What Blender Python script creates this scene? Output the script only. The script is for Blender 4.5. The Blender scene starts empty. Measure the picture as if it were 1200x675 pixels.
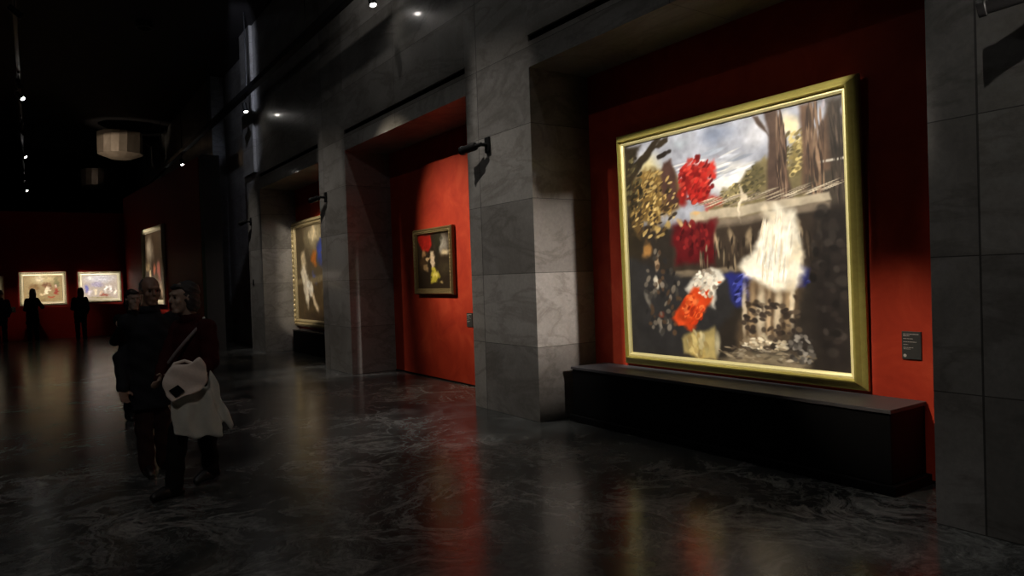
import bpy, bmesh, math, random
import numpy as np
from mathutils import Vector, Matrix, Quaternion

SC = bpy.context.scene
COL = SC.collection
random.seed(7)
V = Vector

# ------------------------------------------------------------------ helpers
class MB:
    """collects simple solids; build() links them as ONE mesh object"""
    def __init__(s):
        s.v = []; s.f = []
    def add(s, vs, fs):
        b = len(s.v)
        s.v += [tuple(p) for p in vs]
        s.f += [tuple(b + i for i in f) for f in fs]
        return s
    def box(s, x0, x1, y0, y1, z0, z1):
        vs = [(x, y, z) for z in (z0, z1) for y in (y0, y1) for x in (x0, x1)]
        return s.add(vs, [(0, 2, 3, 1), (4, 5, 7, 6), (0, 1, 5, 4), (2, 6, 7, 3), (0, 4, 6, 2), (1, 3, 7, 5)])
    def rings(s, rings, cap0=True, cap1=True, close=True):
        n = len(rings[0]); vs = [p for r in rings for p in r]; fs = []
        for k in range(len(rings) - 1):
            for i in range(n if close else n - 1):
                j = (i + 1) % n
                fs.append((k * n + i, k * n + j, (k + 1) * n + j, (k + 1) * n + i))
        if cap0: fs.append(tuple(reversed(range(n))))
        if cap1: fs.append(tuple(range((len(rings) - 1) * n, len(rings) * n)))
        return s.add(vs, fs)
    def capsule(s, p0, p1, r0, r1, n=14, m=4):
        p0, p1 = V(p0), V(p1); d = (p1 - p0)
        L = d.length
        d = d / L if L > 1e-6 else V((0, 0, 1))
        a = d.orthogonal().normalized(); b = d.cross(a)
        R = []
        def ring(c, r): return [c + a * (r * math.cos(t)) + b * (r * math.sin(t)) for t in [2 * math.pi * i / n for i in range(n)]]
        for k in range(m):
            q = -math.pi / 2 + (k + .35) / m * math.pi / 2
            R.append(ring(p0 + d * (r0 * math.sin(q)), r0 * math.cos(q)))
        R.append(ring(p0, r0)); R.append(ring(p1, r1))
        for k in range(1, m + 1):
            q = (k - .35) / m * math.pi / 2
            R.append(ring(p1 + d * (r1 * math.sin(q)), r1 * math.cos(q)))
        return s.rings(R)
    def tube(s, p0, p1, r0, r1=None, n=24):
        p0, p1 = V(p0), V(p1); r1 = r0 if r1 is None else r1
        d = (p1 - p0).normalized(); a = d.orthogonal().normalized(); b = d.cross(a)
        R = [[c + a * (r * math.cos(t)) + b * (r * math.sin(t)) for t in [2 * math.pi * i / n for i in range(n)]] for c, r in ((p0, r0), (p1, r1))]
        return s.rings(R)
    def ell(s, c, rad, ax=((1, 0, 0), (0, 1, 0), (0, 0, 1)), n=16, m=10):
        c = V(c); A = [V(q) for q in ax]; R = []
        for k in range(m):
            q = -math.pi / 2 + (k + .5) / m * math.pi
            R.append([c + A[0] * (rad[0] * math.cos(q) * math.cos(t)) + A[1] * (rad[1] * math.cos(q) * math.sin(t)) + A[2] * (rad[2] * math.sin(q))
                      for t in [2 * math.pi * i / n for i in range(n)]])
        return s.rings(R)
    def loft(s, secs, ax, ay, n=20):
        """secs: (centre, rx, ry); rings spanned by ax, ay"""
        ax, ay = V(ax), V(ay); R = []
        for c, rx, ry in secs:
            R.append([V(c) + ax * (rx * math.cos(t)) + ay * (ry * math.sin(t)) for t in [2 * math.pi * i / n for i in range(n)]])
        return s.rings(R)
    def lathe(s, prof, n=28, origin=(0, 0, 0), axis=(0, 0, 1), cap=True):
        o = V(origin); d = V(axis).normalized(); a = d.orthogonal().normalized(); b = d.cross(a)
        R = [[o + d * h + a * (r * math.cos(t)) + b * (r * math.sin(t)) for t in [2 * math.pi * i / n for i in range(n)]] for r, h in prof]
        return s.rings(R, cap, cap)
    def mesh(s, name):
        me = bpy.data.meshes.new(name); me.from_pydata(s.v, [], s.f)
        bm = bmesh.new(); bm.from_mesh(me); bmesh.ops.recalc_face_normals(bm, faces=bm.faces); bm.to_mesh(me); bm.free()
        return me
    def build(s, name, mat, parent=None, smooth=False, bevel=0):
        o = bpy.data.objects.new(name, s.mesh(name)); COL.objects.link(o)
        if mat: o.data.materials.append(mat)
        if smooth:
            o.data.polygons.foreach_set('use_smooth', [True] * len(o.data.polygons))
        if bevel:
            m = o.modifiers.new('bevel', 'BEVEL'); m.width = bevel; m.segments = 2; m.limit_method = 'ANGLE'
        if parent: o.parent = parent
        return o
    def blend(s, name, mat, parent, voxel, smooth=6, fold=None):
        """melts the solids into one continuous surface"""
        t = bpy.data.objects.new('tmp', s.mesh('tmp')); COL.objects.link(t)
        r = t.modifiers.new('r', 'REMESH'); r.mode = 'VOXEL'; r.voxel_size = voxel
        k = t.modifiers.new('s', 'SMOOTH'); k.iterations = smooth; k.factor = .5
        dg = bpy.context.evaluated_depsgraph_get(); dg.update()
        me = bpy.data.meshes.new_from_object(t.evaluated_get(dg)); me.name = name
        old = t.data; bpy.data.objects.remove(t); bpy.data.meshes.remove(old)
        if fold:
            n = len(me.vertices); co = np.empty(n * 3); no = np.empty(n * 3)
            me.vertices.foreach_get('co', co); me.vertices.foreach_get('normal', no)
            co = co.reshape(-1, 3); no = no.reshape(-1, 3)
            co = co + no * fold(co)[:, None]
            me.vertices.foreach_set('co', co.ravel()); me.update()
        me.materials.clear(); me.materials.append(mat)
        me.polygons.foreach_set('use_smooth', [True] * len(me.polygons))
        o = bpy.data.objects.new(name, me); COL.objects.link(o)
        if parent: o.parent = parent
        return o

def tag(o, label=None, cat=None, group=None, kind=None):
    if label: o['label'] = label
    if cat: o['category'] = cat
    if group: o['group'] = group
    if kind: o['kind'] = kind
    return o
def thing(name, loc, label, cat, group=None, rot=None):
    o = bpy.data.objects.new(name, None); COL.objects.link(o)
    o.empty_display_size = .1; o.location = loc
    if rot is not None: o.rotation_euler = rot
    return tag(o, label, cat, group)
def struct(o, label, cat):
    return tag(o, label, cat, None, 'structure')

# ------------------------------------------------------------------ materials
def lin(c):
    return tuple((x / 255 / 12.92 if x / 255 <= .04045 else ((x / 255 + .055) / 1.055) ** 2.4) for x in c)
class NT:
    def __init__(s, name):
        s.m = bpy.data.materials.new(name); s.m.use_nodes = True
        s.t = s.m.node_tree; s.t.nodes.clear()
        s.out = s.n('ShaderNodeOutputMaterial'); s.b = s.n('ShaderNodeBsdfPrincipled')
        s.l(s.b.outputs[0], s.out.inputs[0])
    def n(s, t, **k):
        q = s.t.nodes.new(t)
        for a, b in k.items(): setattr(q, a, b)
        return q
    def l(s, a, b): s.t.links.new(a, b)
    def setv(s, **k):
        for a, b in k.items():
            s.b.inputs[a.replace('_', ' ')].default_value = b
    def math(s, op, a, b=None, c=None, clamp=False):
        q = s.n('ShaderNodeMath', operation=op, use_clamp=clamp)
        for i, x in enumerate((a, b, c)):
            if x is None: continue
            if isinstance(x, (int, float)): q.inputs[i].default_value = x
            else: s.l(x, q.inputs[i])
        return q.outputs[0]
    def noise(s, vec, scale, detail=6, rough=.55, dist=0):
        q = s.n('ShaderNodeTexNoise'); q.inputs['Scale'].default_value = scale; q.inputs['Detail'].default_value = detail
        q.inputs['Roughness'].default_value = rough; q.inputs['Distortion'].default_value = dist
        if vec is not None: s.l(vec, q.inputs['Vector'])
        return q.outputs['Fac']
    def ramp(s, fac, stops):
        q = s.n('ShaderNodeValToRGB'); e = q.color_ramp.elements
        while len(e) < len(stops): e.new(.5)
        for k, (p, c) in zip(e, stops):
            k.position = p; k.color = (*c[:3], 1) if not isinstance(c, (int, float)) else (c, c, c, 1)
        s.l(fac, q.inputs[0]); return q.outputs[0]
    def mix(s, fac, a, b, mode='MIX'):
        q = s.n('ShaderNodeMix', data_type='RGBA', blend_type=mode)
        for i, x in ((0, fac), (6, a), (7, b)):
            if isinstance(x, (int, float)): q.inputs[i].default_value = x
            elif isinstance(x, tuple): q.inputs[i].default_value = (*x[:3], 1)
            else: s.l(x, q.inputs[i])
        return q.outputs[2]
    def bump(s, h, strength, dist=.01):
        q = s.n('ShaderNodeBump'); q.inputs['Strength'].default_value = strength; q.inputs['Distance'].default_value = dist
        s.l(h, q.inputs['Height']); s.l(q.outputs[0], s.b.inputs['Normal'])

def simple(name, col, rough=.5, metal=0, spec=.5, var=.25, scale=40, bump=0):
    q = NT(name); tc = q.n('ShaderNodeTexCoord').outputs['Object']
    f = q.noise(tc, scale, 4)
    c = q.mix(f, tuple(x * (1 - var) for x in col), tuple(min(1, x * (1 + var)) for x in col))
    q.l(c, q.b.inputs['Base Color']); q.setv(Roughness=rough, Metallic=metal); q.b.inputs['Specular IOR Level'].default_value = spec
    if bump: q.bump(f, bump)
    return q.m

def wall_marble(name):
    q = NT(name); pos = q.n('ShaderNodeNewGeometry').outputs['Position']
    sp = q.n('ShaderNodeSeparateXYZ'); q.l(pos, sp.inputs[0]); Y, Z = sp.outputs[1], sp.outputs[2]
    # slab courses 0.79 m high, a narrow strip at the near jamb of each bay
    zc = q.math('DIVIDE', Z, .79); zf = q.math('FRACT', zc); zi = q.math('FLOOR', zc)
    yo = q.math('DIVIDE', q.math('SUBTRACT', q.math('ADD', Y, 52.65), 2.07), 5.265)
    yf = q.math('MULTIPLY', q.math('FRACT', yo), 5.265); yi = q.math('FLOOR', yo)
    strip = q.math('GREATER_THAN', yf, 5.0)
    bay = q.math('GREATER_THAN', yf, 3.96)
    jz = q.math('LESS_THAN', zf, .008)
    jy = q.math('MAXIMUM', q.math('COMPARE', yf, 5.0, .006), q.math('COMPARE', yf, 1.98, .004))
    joint = q.math('MAXIMUM', jz, jy)
    cell = q.n('ShaderNodeCombineXYZ'); q.l(q.math('ADD', q.math('MULTIPLY', yi, 3), q.math('ADD', strip, bay)), cell.inputs[0]); q.l(zi, cell.inputs[1])
    wn = q.n('ShaderNodeTexWhiteNoise'); q.l(cell.outputs[0], wn.inputs['Vector'])
    off = q.n('ShaderNodeVectorMath', operation='MULTIPLY_ADD'); q.l(wn.outputs['Color'], off.inputs[0]); off.inputs[1].default_value = (7, 7, 7); q.l(pos, off.inputs[2])
    big = q.noise(off.outputs[0], .9, 8, .6, .8)
    st = q.n('ShaderNodeMapping'); st.inputs['Rotation'].default_value = (.55, 0, 0); st.inputs['Scale'].default_value = (1, .55, 1.7); q.l(off.outputs[0], st.inputs[0])
    vn = q.noise(st.outputs[0], 1.2, 8, .6, .7)
    vein = q.math('SUBTRACT', 1, q.math('MULTIPLY', q.math('ABSOLUTE', q.math('SUBTRACT', vn, .5)), 22), clamp=True)
    fine = q.noise(off.outputs[0], 26, 6, .7)
    c = q.ramp(big, [(.30, (.19, .178, .162)), (.5, (.255, .243, .225)), (.72, (.315, .30, .285))])
    c = q.mix(q.math('MULTIPLY', vein, .42), c, (.10, .088, .075))
    c = q.mix(.35, c, q.ramp(fine, [(.3, (.35, .35, .35)), (.7, (.75, .74, .72))]), 'OVERLAY')
    tone = q.math('ADD', .78, q.math('MULTIPLY', wn.outputs['Value'], .4))
    tn = q.n('ShaderNodeCombineColor'); [q.l(tone, tn.inputs[i]) for i in range(3)]
    c = q.mix(1, c, tn.outputs[0], 'MULTIPLY')
    c = q.mix(q.math('MULTIPLY', joint, .75), c, (.02, .019, .018))
    q.l(c, q.b.inputs['Base Color'])
    q.l(q.math('ADD', .30, q.math('MULTIPLY', fine, .16)), q.b.inputs['Roughness'])
    q.setv(Coat_Weight=.35, Coat_Roughness=.07)
    q.b.inputs['Specular IOR Level'].default_value = .4
    q.bump(q.math('SUBTRACT', q.math('MULTIPLY', fine, .1), joint), .25, .004)
    return q.m

def floor_marble(name):
    q = NT(name); pos = q.n('ShaderNodeNewGeometry').outputs['Position']
    warp = q.n('ShaderNodeTexNoise'); warp.inputs['Scale'].default_value = 1.1; warp.inputs['Detail'].default_value = 5; q.l(pos, warp.inputs['Vector'])
    wv = q.n('ShaderNodeVectorMath', operation='MULTIPLY_ADD'); q.l(warp.outputs['Color'], wv.inputs[0]); wv.inputs[1].default_value = (1.1, 1.1, 0); q.l(pos, wv.inputs[2])
    big = q.noise(wv.outputs[0], .8, 9, .62, .6)
    a = q.noise(wv.outputs[0], 1.5, 10, .66, 1.2)
    b = q.noise(wv.outputs[0], 3.4, 9, .7, 1.6)
    va = q.math('POWER', q.math('SUBTRACT', 1, q.math('MULTIPLY', q.math('ABSOLUTE', q.math('SUBTRACT', a, .52)), 13), clamp=True), 2.2)
    vb = q.math('POWER', q.math('SUBTRACT', 1, q.math('MULTIPLY', q.math('ABSOLUTE', q.math('SUBTRACT', b, .47)), 16), clamp=True), 3)
    amt = q.ramp(q.noise(pos, .55, 4), [(.38, 0.05), (.62, 1.)])
    cloud = q.ramp(big, [(.34, (.010, .0105, .0105)), (.5, (.036, .038, .037)), (.68, (.12, .126, .122))])
    c = q.mix(q.math('MULTIPLY', va, q.math('MULTIPLY', amt, .68)), cloud, (.40, .41, .395))
    c = q.mix(q.math('MULTIPLY', vb, q.math('MULTIPLY', amt, .5)), c, (.30, .31, .30))
    d = q.noise(wv.outputs[0], 9, 8, .75, 1.2)
    vd = q.math('POWER', q.math('SUBTRACT', 1, q.math('MULTIPLY', q.math('ABSOLUTE', q.math('SUBTRACT', d, .5)), 14), clamp=True), 2)
    c = q.mix(q.math('MULTIPLY', vd, q.math('MULTIPLY', amt, .35)), c, (.19, .195, .185))
    c = q.mix(.5, c, q.ramp(q.noise(pos, 14, 7, .75), [(.32, .12), (.68, .88)]), 'OVERLAY')
    q.l(c, q.b.inputs['Base Color'])
    q.l(q.math('ADD', .145, q.math('MULTIPLY', q.noise(pos, 2.2, 6), .12)), q.b.inputs['Roughness'])
    q.b.inputs['Specular IOR Level'].default_value = .44
    q.bump(q.noise(pos, 3.0, 3), .05, .02)
    return q.m

def red_wall(name):
    q = NT(name); pos = q.n('ShaderNodeNewGeometry').outputs['Position']
    f = q.noise(pos, 2.2, 8, .62, .7); g = q.noise(pos, 60, 3)
    c = q.ramp(f, [(.3, (.33, .024, .010)), (.5, (.43, .038, .014)), (.72, (.54, .066, .026))])
    q.l(c, q.b.inputs['Base Color']); q.setv(Roughness=.62); q.b.inputs['Specular IOR Level'].default_value = .25
    q.bump(g, .15, .004); return q.m

def gilt(name, a, b, rough=.38, metal=.75, scale=30, bump=.35):
    q = NT(name); tc = q.n('ShaderNodeTexCoord').outputs['Object']
    f = q.noise(tc, scale, 6, .65); w = q.noise(tc, 3, 5)
    q.l(q.mix(q.math('MULTIPLY', q.math('ADD', f, w), .5), a, b), q.b.inputs['Base Color'])
    q.setv(Roughness=rough, Metallic=metal); q.bump(f, bump, .006); return q.m

def emit(name, col, s):
    q = NT(name); tc = q.n('ShaderNodeTexCoord').outputs['Object']
    q.l(q.mix(q.noise(tc, 30, 2), col, tuple(x * .9 for x in col)), q.b.inputs['Emission Color'])
    q.setv(Base_Color=(*col, 1), Roughness=.2); q.b.inputs['Emission Strength'].default_value = s; return q.m

M = {}
M['marble'] = wall_marble('grey_veined_marble')
M['floor'] = floor_marble('polished_dark_marble')
M['red'] = red_wall('red_display_wall')
M['dark_red'] = simple('dark_red_wall', (.30, .012, .007), .6, spec=.2, var=.2, scale=4)
M['ceiling'] = simple('dark_ceiling', (.020, .016, .015), .8, var=.3, scale=2)
M['shell'] = simple('unlit_plaster', (.05, .045, .042), .8, var=.2, scale=2)
M['black'] = simple('matt_black_paint', (.0035, .0035, .004), .6, spec=.12, var=.3, scale=12)
M['plinth_top'] = simple('black_plinth_lit_top', (.06, .058, .064), .5, spec=.4, var=.25, scale=9)  # beam spill on the plinth tops is put into this lighter colour
M['metal'] = simple('black_lamp_metal', (.008, .008, .008), .4, spec=.4, var=.2)
M['slot'] = simple('black_slot', (.002, .002, .002), .9, spec=.0, var=.2)
M['lens'] = emit('lit_lamp_lens', (1, .95, .88), 30)
M['gold'] = gilt('olive_gilding', (.22, .18, .04), (.55, .47, .13), .42, .55, 26, .3)
M['gold_in'] = gilt('pale_gilding', (.62, .52, .22), (.82, .74, .40), .4, .4, 40, .15)
M['old_gold'] = gilt('worn_brown_gilding', (.05, .034, .014), (.33, .25, .11), .45, .5, 60, .8)
M['ornate'] = gilt('carved_gilding', (.20, .14, .05), (.80, .68, .40), .4, .45, 34, 1.0)
M['cream_gold'] = gilt('cream_gilding', (.55, .48, .30), (.90, .84, .64), .45, .25, 20, .4)
M['dark_wood'] = gilt('dark_stained_wood', (.02, .014, .01), (.06, .045, .03), .5, 0, 30, .3)
M['board'] = simple('canvas_backing', (.05, .04, .03), .8)
M['drum'] = gilt('tarnished_brass', (.16, .11, .07), (.62, .50, .38), .38, .35, 4, .5)
M['plate'] = simple('charcoal_label_board', (.035, .036, .037), .5, var=.1)
M['print'] = simple('pale_print', (.5, .47, .45), .6, var=.05)
M['brass'] = gilt('brushed_brass', (.30, .22, .14), (.75, .62, .48), .22, 1.0, 5, .6)
M['skin'] = simple('skin', (.20, .115, .08), .5, var=.12, scale=30)
M['skin_pale'] = simple('pale_skin', (.30, .21, .16), .5, var=.1, scale=30)
M['eye'] = simple('dark_eye', (.01, .008, .007), .2)
M['maroon'] = simple('maroon_wool', (.028, .0025, .003), .85, spec=.15, var=.3, scale=90, bump=.2)
M['navy'] = simple('black_navy_cloth', (.008, .009, .012), .8, spec=.2, var=.3, scale=70, bump=.2)
M['blackcloth'] = simple('black_cloth', (.006, .006, .006), .85, spec=.15, var=.3, scale=70, bump=.2)
M['brown_trousers'] = simple('dark_brown_trousers', (.022, .010, .009), .85, spec=.15, var=.3, scale=70)
M['leather'] = simple('black_leather', (.008, .007, .007), .4)
M['hair_dark'] = simple('dark_hair', (.010, .006, .006), .55, var=.5, scale=120, bump=.5)
M['hair_grey'] = simple('grey_hair', (.06, .05, .045), .6, var=.4, scale=120, bump=.5)
M['bag'] = simple('pale_canvas', (.72, .62, .55), .8, spec=.2, var=.08, scale=60, bump=.15)
M['coat'] = simple('pale_grey_coat', (.50, .50, .45), .8, spec=.2, var=.1, scale=40, bump=.2)
M['strap'] = simple('grey_strap', (.16, .13, .13), .7)
M['grey_cloth'] = simple('grey_cloth', (.16, .16, .17), .8, var=.2, scale=60)

# ------------------------------------------------------------------ painted canvases
def fbm(h, w, cells, seed, octs=4):
    r = np.random.RandomState(seed); out = np.zeros((h, w)); amp = 1; tot = 0
    for o in range(octs):
        n = cells * 2 ** o + 2
        g = r.rand(n, n)
        y = np.linspace(0, n - 1.001, h); x = np.linspace(0, n - 1.001, w)
        yi = y.astype(int); xi = x.astype(int); fy = (y - yi)[:, None]; fx = (x - xi)[None]
        fy = fy * fy * (3 - 2 * fy); fx = fx * fx * (3 - 2 * fx)
        a = g[np.ix_(yi, xi)]; b = g[np.ix_(yi, xi + 1)]; c = g[np.ix_(yi + 1, xi)]; d = g[np.ix_(yi + 1, xi + 1)]
        out += amp * ((a * (1 - fx) + b * fx) * (1 - fy) + (c * (1 - fx) + d * fx) * fy); tot += amp; amp *= .55
    return out / tot - .5
def paint(shapes, base, w, h, seed, asp):
    """layered soft brush shapes in canvas coordinates (0..1 across, 0..1 down) -> linear colours"""
    U, Vv = np.meshgrid(np.linspace(0, 1, w), np.linspace(0, 1, h))
    img = np.ones((h, w, 3)) * np.array(base)
    ws = [(fbm(h, w, 9, seed + k, 4), fbm(h, w, 9, seed + 50 + k, 4)) for k in range(5)]
    br = [fbm(h, w, 16, seed + 90 + k, 4) for k in range(4)]
    for i, s in enumerate(shapes):
        wu, wv = ws[i % 5]; n = br[i % 4]
        if s[0] == 'p':
            _, pts, col, soft, wp = s; amt = 1
            u = U + wu * wp * 1.4; v = Vv + wv * wp * 1.4
            P = np.array(pts); inside = np.zeros(u.shape, bool); dist = np.full(u.shape, 9.)
            for a in range(len(P)):
                x0, y0 = P[a]; x1, y1 = P[(a + 1) % len(P)]
                if y1 != y0:
                    c = ((y0 > v) != (y1 > v)) & (u < (x1 - x0) * (v - y0) / (y1 - y0) + x0)
                    inside ^= c
                ex, ey = x1 - x0, y1 - y0
                t = np.clip(((u - x0) * ex + (v - y0) * ey) / (ex * ex + ey * ey + 1e-12), 0, 1)
                dist = np.minimum(dist, np.hypot(u - x0 - t * ex, v - y0 - t * ey))
            sd = np.where(inside, dist, -dist); m = np.clip(sd / soft * .5 + .5, 0, 1)
        elif s[0] == 'd':                     # scattered brush dabs
            _, (cu, cv, rx, ry), n_, (ln, wd), rot, cols, sd_ = s
            rr = np.random.RandomState(sd_)
            for q in range(n_):
                a_ = rr.rand() * 6.283; rad = math.sqrt(rr.rand())
                x = cu + rx * rad * math.cos(a_); y = cv + ry * rad * math.sin(a_)
                l2 = ln * (.6 + .8 * rr.rand()); w2 = wd * (.6 + .8 * rr.rand()); th = math.radians(rot + (12 if max(ln / wd, wd / ln) > 4 else 50) * (rr.rand() - .5))
                col = np.array(cols[rr.randint(len(cols))]) * (.85 + .3 * rr.rand()); e = max(l2, w2) * 1.2
                c0, c1 = max(0, int((x - e) * w)), min(w, int((x + e) * w) + 2); r0_, r1_ = max(0, int((y - e) * h)), min(h, int((y + e) * h) + 2)
                if c1 <= c0 or r1_ <= r0_: continue
                du = U[r0_:r1_, c0:c1] - x; dv = Vv[r0_:r1_, c0:c1] - y
                dd = np.hypot((du * math.cos(th) + dv * math.sin(th)) / l2, (-du * math.sin(th) + dv * math.cos(th)) / w2)
                mm = np.clip((1 - dd) / .45, 0, 1)[:, :, None] * .9
                img[r0_:r1_, c0:c1] = img[r0_:r1_, c0:c1] * (1 - mm) + col * mm
            continue
        else:
            _, (cu, cv, rx, ry, rot), col, soft, wp, amt = s
            du = U + wu * wp * 2 - cu; dv = Vv + wv * wp * 2 - cv
            ca, sa = math.cos(math.radians(rot)), math.sin(math.radians(rot))
            d = np.hypot((du * ca + dv * sa) / rx, (-du * sa + dv * ca) / ry)
            m = np.clip((1 - d) / max(soft, .02) + 0.0, 0, 1)
        m = m * m * (3 - 2 * m) * amt
        c = np.array(col)[None, None] * (1 + .38 * n[:, :, None])
        img = img * (1 - m[:, :, None]) + c * m[:, :, None]
    img = np.clip(img * (1 + .16 * fbm(h, w, 40, seed + 200, 2)[:, :, None]), 0, 255) / 255
    return np.where(img <= .04045, img / 12.92, ((img + .055) / 1.055) ** 2.4)
def canvas_material(name):
    q = NT(name); at = q.n('ShaderNodeAttribute', attribute_name='paint')
    q.l(at.outputs['Color'], q.b.inputs['Base Color']); q.setv(Roughness=.42); q.b.inputs['Specular IOR Level'].default_value = .3
    tc = q.n('ShaderNodeTexCoord').outputs['Object']; q.bump(q.noise(tc, 140, 3), .12, .002); return q.m
M['canvas'] = canvas_material('oil_paint_on_canvas')
def canvas(parent, w, h, z, cols):
    """painted sheet in the local XY plane of its picture, facing +Z"""
    n, m = cols.shape[1], cols.shape[0]
    X, Y = np.meshgrid(np.linspace(-w / 2, w / 2, n), np.linspace(h / 2, -h / 2, m))
    co = np.stack([X, Y, np.full_like(X, z)], -1).reshape(-1, 3)
    idx = np.arange(n * m).reshape(m, n)
    q = np.stack([idx[1:, :-1], idx[1:, 1:], idx[:-1, 1:], idx[:-1, :-1]], -1).reshape(-1, 4)
    me = bpy.data.meshes.new('canvas')
    me.from_pydata(co.tolist(), [], q.tolist())
    a = me.color_attributes.new('paint', 'FLOAT_COLOR', 'POINT')
    a.data.foreach_set('color', np.concatenate([cols.reshape(-1, 3), np.ones((n * m, 1))], 1).astype(np.float32).ravel())
    me.materials.append(M['canvas'])
    o = bpy.data.objects.new('canvas', me); COL.objects.link(o); o.parent = parent; return o
def frame_bm(w, h, prof):
    """mitred moulding: prof = (inset from the outer edge, height)"""
    b = MB(); R = []
    for ins, z in prof:
        x, y = w / 2 - ins, h / 2 - ins
        R.append([(-x, -y, z), (x, -y, z), (x, y, z), (-x, y, z)])
    R.append(R[0])
    return b.rings(R, False, False)
def carved_band(w, h, ins, z, r, step):
    """one continuous carved band running round a frame, swelling and pinching like beads"""
    b = MB(); R = []; W2, H2 = w / 2 - ins, h / 2 - ins
    C = [(-W2, -H2), (W2, -H2), (W2, H2), (-W2, H2)]
    for k in range(4):
        x0, y0 = C[k]; x1, y1 = C[(k + 1) % 4]; L = math.hypot(x1 - x0, y1 - y0); n = max(3, int(L / step)) * 6
        nx, ny = (y1 - y0) / L, -(x1 - x0) / L
        for i in range(n):
            t = i / n; q = r * (.35 + .65 * abs(math.sin(math.pi * i / 6)))
            if i == 0: nx2, ny2 = (nx + prv[0], ny + prv[1]) if k else (nx + ny, ny - nx)
            else: nx2, ny2 = nx, ny
            x, y = x0 + (x1 - x0) * t, y0 + (y1 - y0) * t
            R.append([(x + nx2 * q * c, y + ny2 * q * c, z + q * e) for c, e in ((-1, -.6), (-.75, .35), (0, .75), (.75, .35), (1, -.6))])
        prv = (nx, ny)
    R.append(R[0])
    return b.rings(R, False, False)
def wall_matrix(loc, normal, up=(0, 0, 1), tilt=0):
    n = V(normal).normalized(); u = V(up); x = u.cross(n).normalized(); u = n.cross(x)
    R = Matrix((x, u, n)).transposed().to_4x4()
    return Matrix.Translation(V(loc)) @ R @ Matrix.Rotation(math.radians(tilt), 4, 'X')
def picture(loc, normal, label, tilt=0):
    o = thing('framed_painting', (0, 0, 0), label, 'painting', 'framed paintings in the exhibition')
    o.matrix_world = wall_matrix(loc, normal, tilt=tilt); return o
# ------------------------------------------------------------------ the hall
XF, XR = 4.40, 5.20          # face of the marble wall, back of its bays
BAYS = [(2.07, 6.03), (7.335, 11.30), (12.60, 16.57)]
ZN = 3.74                    # head of the bays
CEIL = 7.5
o = MB().box(-9, 5.9, -6, 74, -.2, 0).build('floor', M['floor']); struct(o, 'polished dark marble floor with pale veins', 'floor')
o = MB().box(-9, 5.9, -6, 74, CEIL, CEIL + .3).build('ceiling', M['ceiling']); struct(o, 'dark unlit ceiling high above the hall', 'ceiling')
b = MB()
solid = [(-6, 2.07), (6.03, 7.335), (11.30, 12.60), (16.57, 17.75), (21.3, 74)]
for y0, y1 in solid: b.box(XF, 5.6, y0, y1, 0, CEIL)
for y0, y1 in BAYS:
    b.box(XF, 5.6, y0, y1, ZN, 4.005); b.box(4.55, 5.6, y0, y1, 4.005, 4.075); b.box(XF, 5.6, y0, y1, 4.075, CEIL)
b.box(4.75, 5.6, 17.75, 21.3, 0, CEIL)
o = b.build('wall_right', M['marble']); struct(o, 'grey veined marble wall with deep bays', 'wall')
for k, (y0, y1) in enumerate(BAYS):
    o = MB().box(XR, 5.3, y0 - .02, y1 + .02, 0, ZN + .05).build('wall_bay_%d' % (k + 1), M['red'])
    struct(o, ['red back wall of the bay holding the largest painting', 'bright red back wall of the bay with the small painting',
               'red back wall of the far bay with the tall painting'][k], 'wall')
    o = MB().box(4.43, 4.56, y0, y1, 4.007, 4.073).build('trim_%d' % (k + 1), M['slot'])
    struct(o, ['long black slot above the nearest bay', 'long black slot above the middle bay', 'long black slot above the far bay'][k], 'trim')
    o = MB().box(XR - .012, XR, y0 + .002, y1 - .002, 0, .02).build('baseboard_%d' % (k + 1), M['black'])
    struct(o, ['thin dark baseboard in the nearest bay', 'thin dark baseboard in the middle bay', 'thin dark baseboard in the far bay'][k], 'baseboard')
o = MB().box(4.335, XF, 16.75, 17.68, 4.15, CEIL).build('trim_4', M['marble']); struct(o, 'tall pale marble pilaster above the furthest pillar', 'pilaster')
o = MB().box(-9.2, -9, -6, 74, 0, CEIL).build('wall_left', M['shell']); struct(o, 'dark wall on the left', 'wall')
o = MB().box(-9, 5.6, -6.2, -6, 0, CEIL).build('wall_front', M['shell']); struct(o, 'dark wall behind the viewer', 'wall')
o = MB().box(-9, 5.6, 74, 74.2, 0, CEIL).build('wall_back', M['shell']); struct(o, 'dark end wall of the hall', 'wall')
# red display walls across the far end
b = MB().box(-6, 3.1, 27.95, 28.25, 0, 4.2)
o = b.build('wall_far', M['dark_red']); struct(o, 'dark red display wall across the far end', 'wall')
A, B2 = V((3.45, 18.4, 0)), V((2.76, 27.95, 0))
d = (B2 - A).normalized(); nrm = V((-d.y, d.x, 0))          # towards the hall
b = MB(); t = .28
pts = [A, B2, B2 - nrm * t, A - nrm * t]
b.rings([[(p.x, p.y, 0) for p in pts], [(p.x, p.y, 4.7) for p in pts]])
o = b.build('wall_partition', M['dark_red']); struct(o, 'dark red partition with the narrow far painting', 'wall')
b = MB().box(3.46, 3.86, 18.02, 18.4, 0, 4.7)
o = b.build('wall_end', M['shell']); struct(o, 'dark pier at the end of the partition', 'wall')

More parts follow.
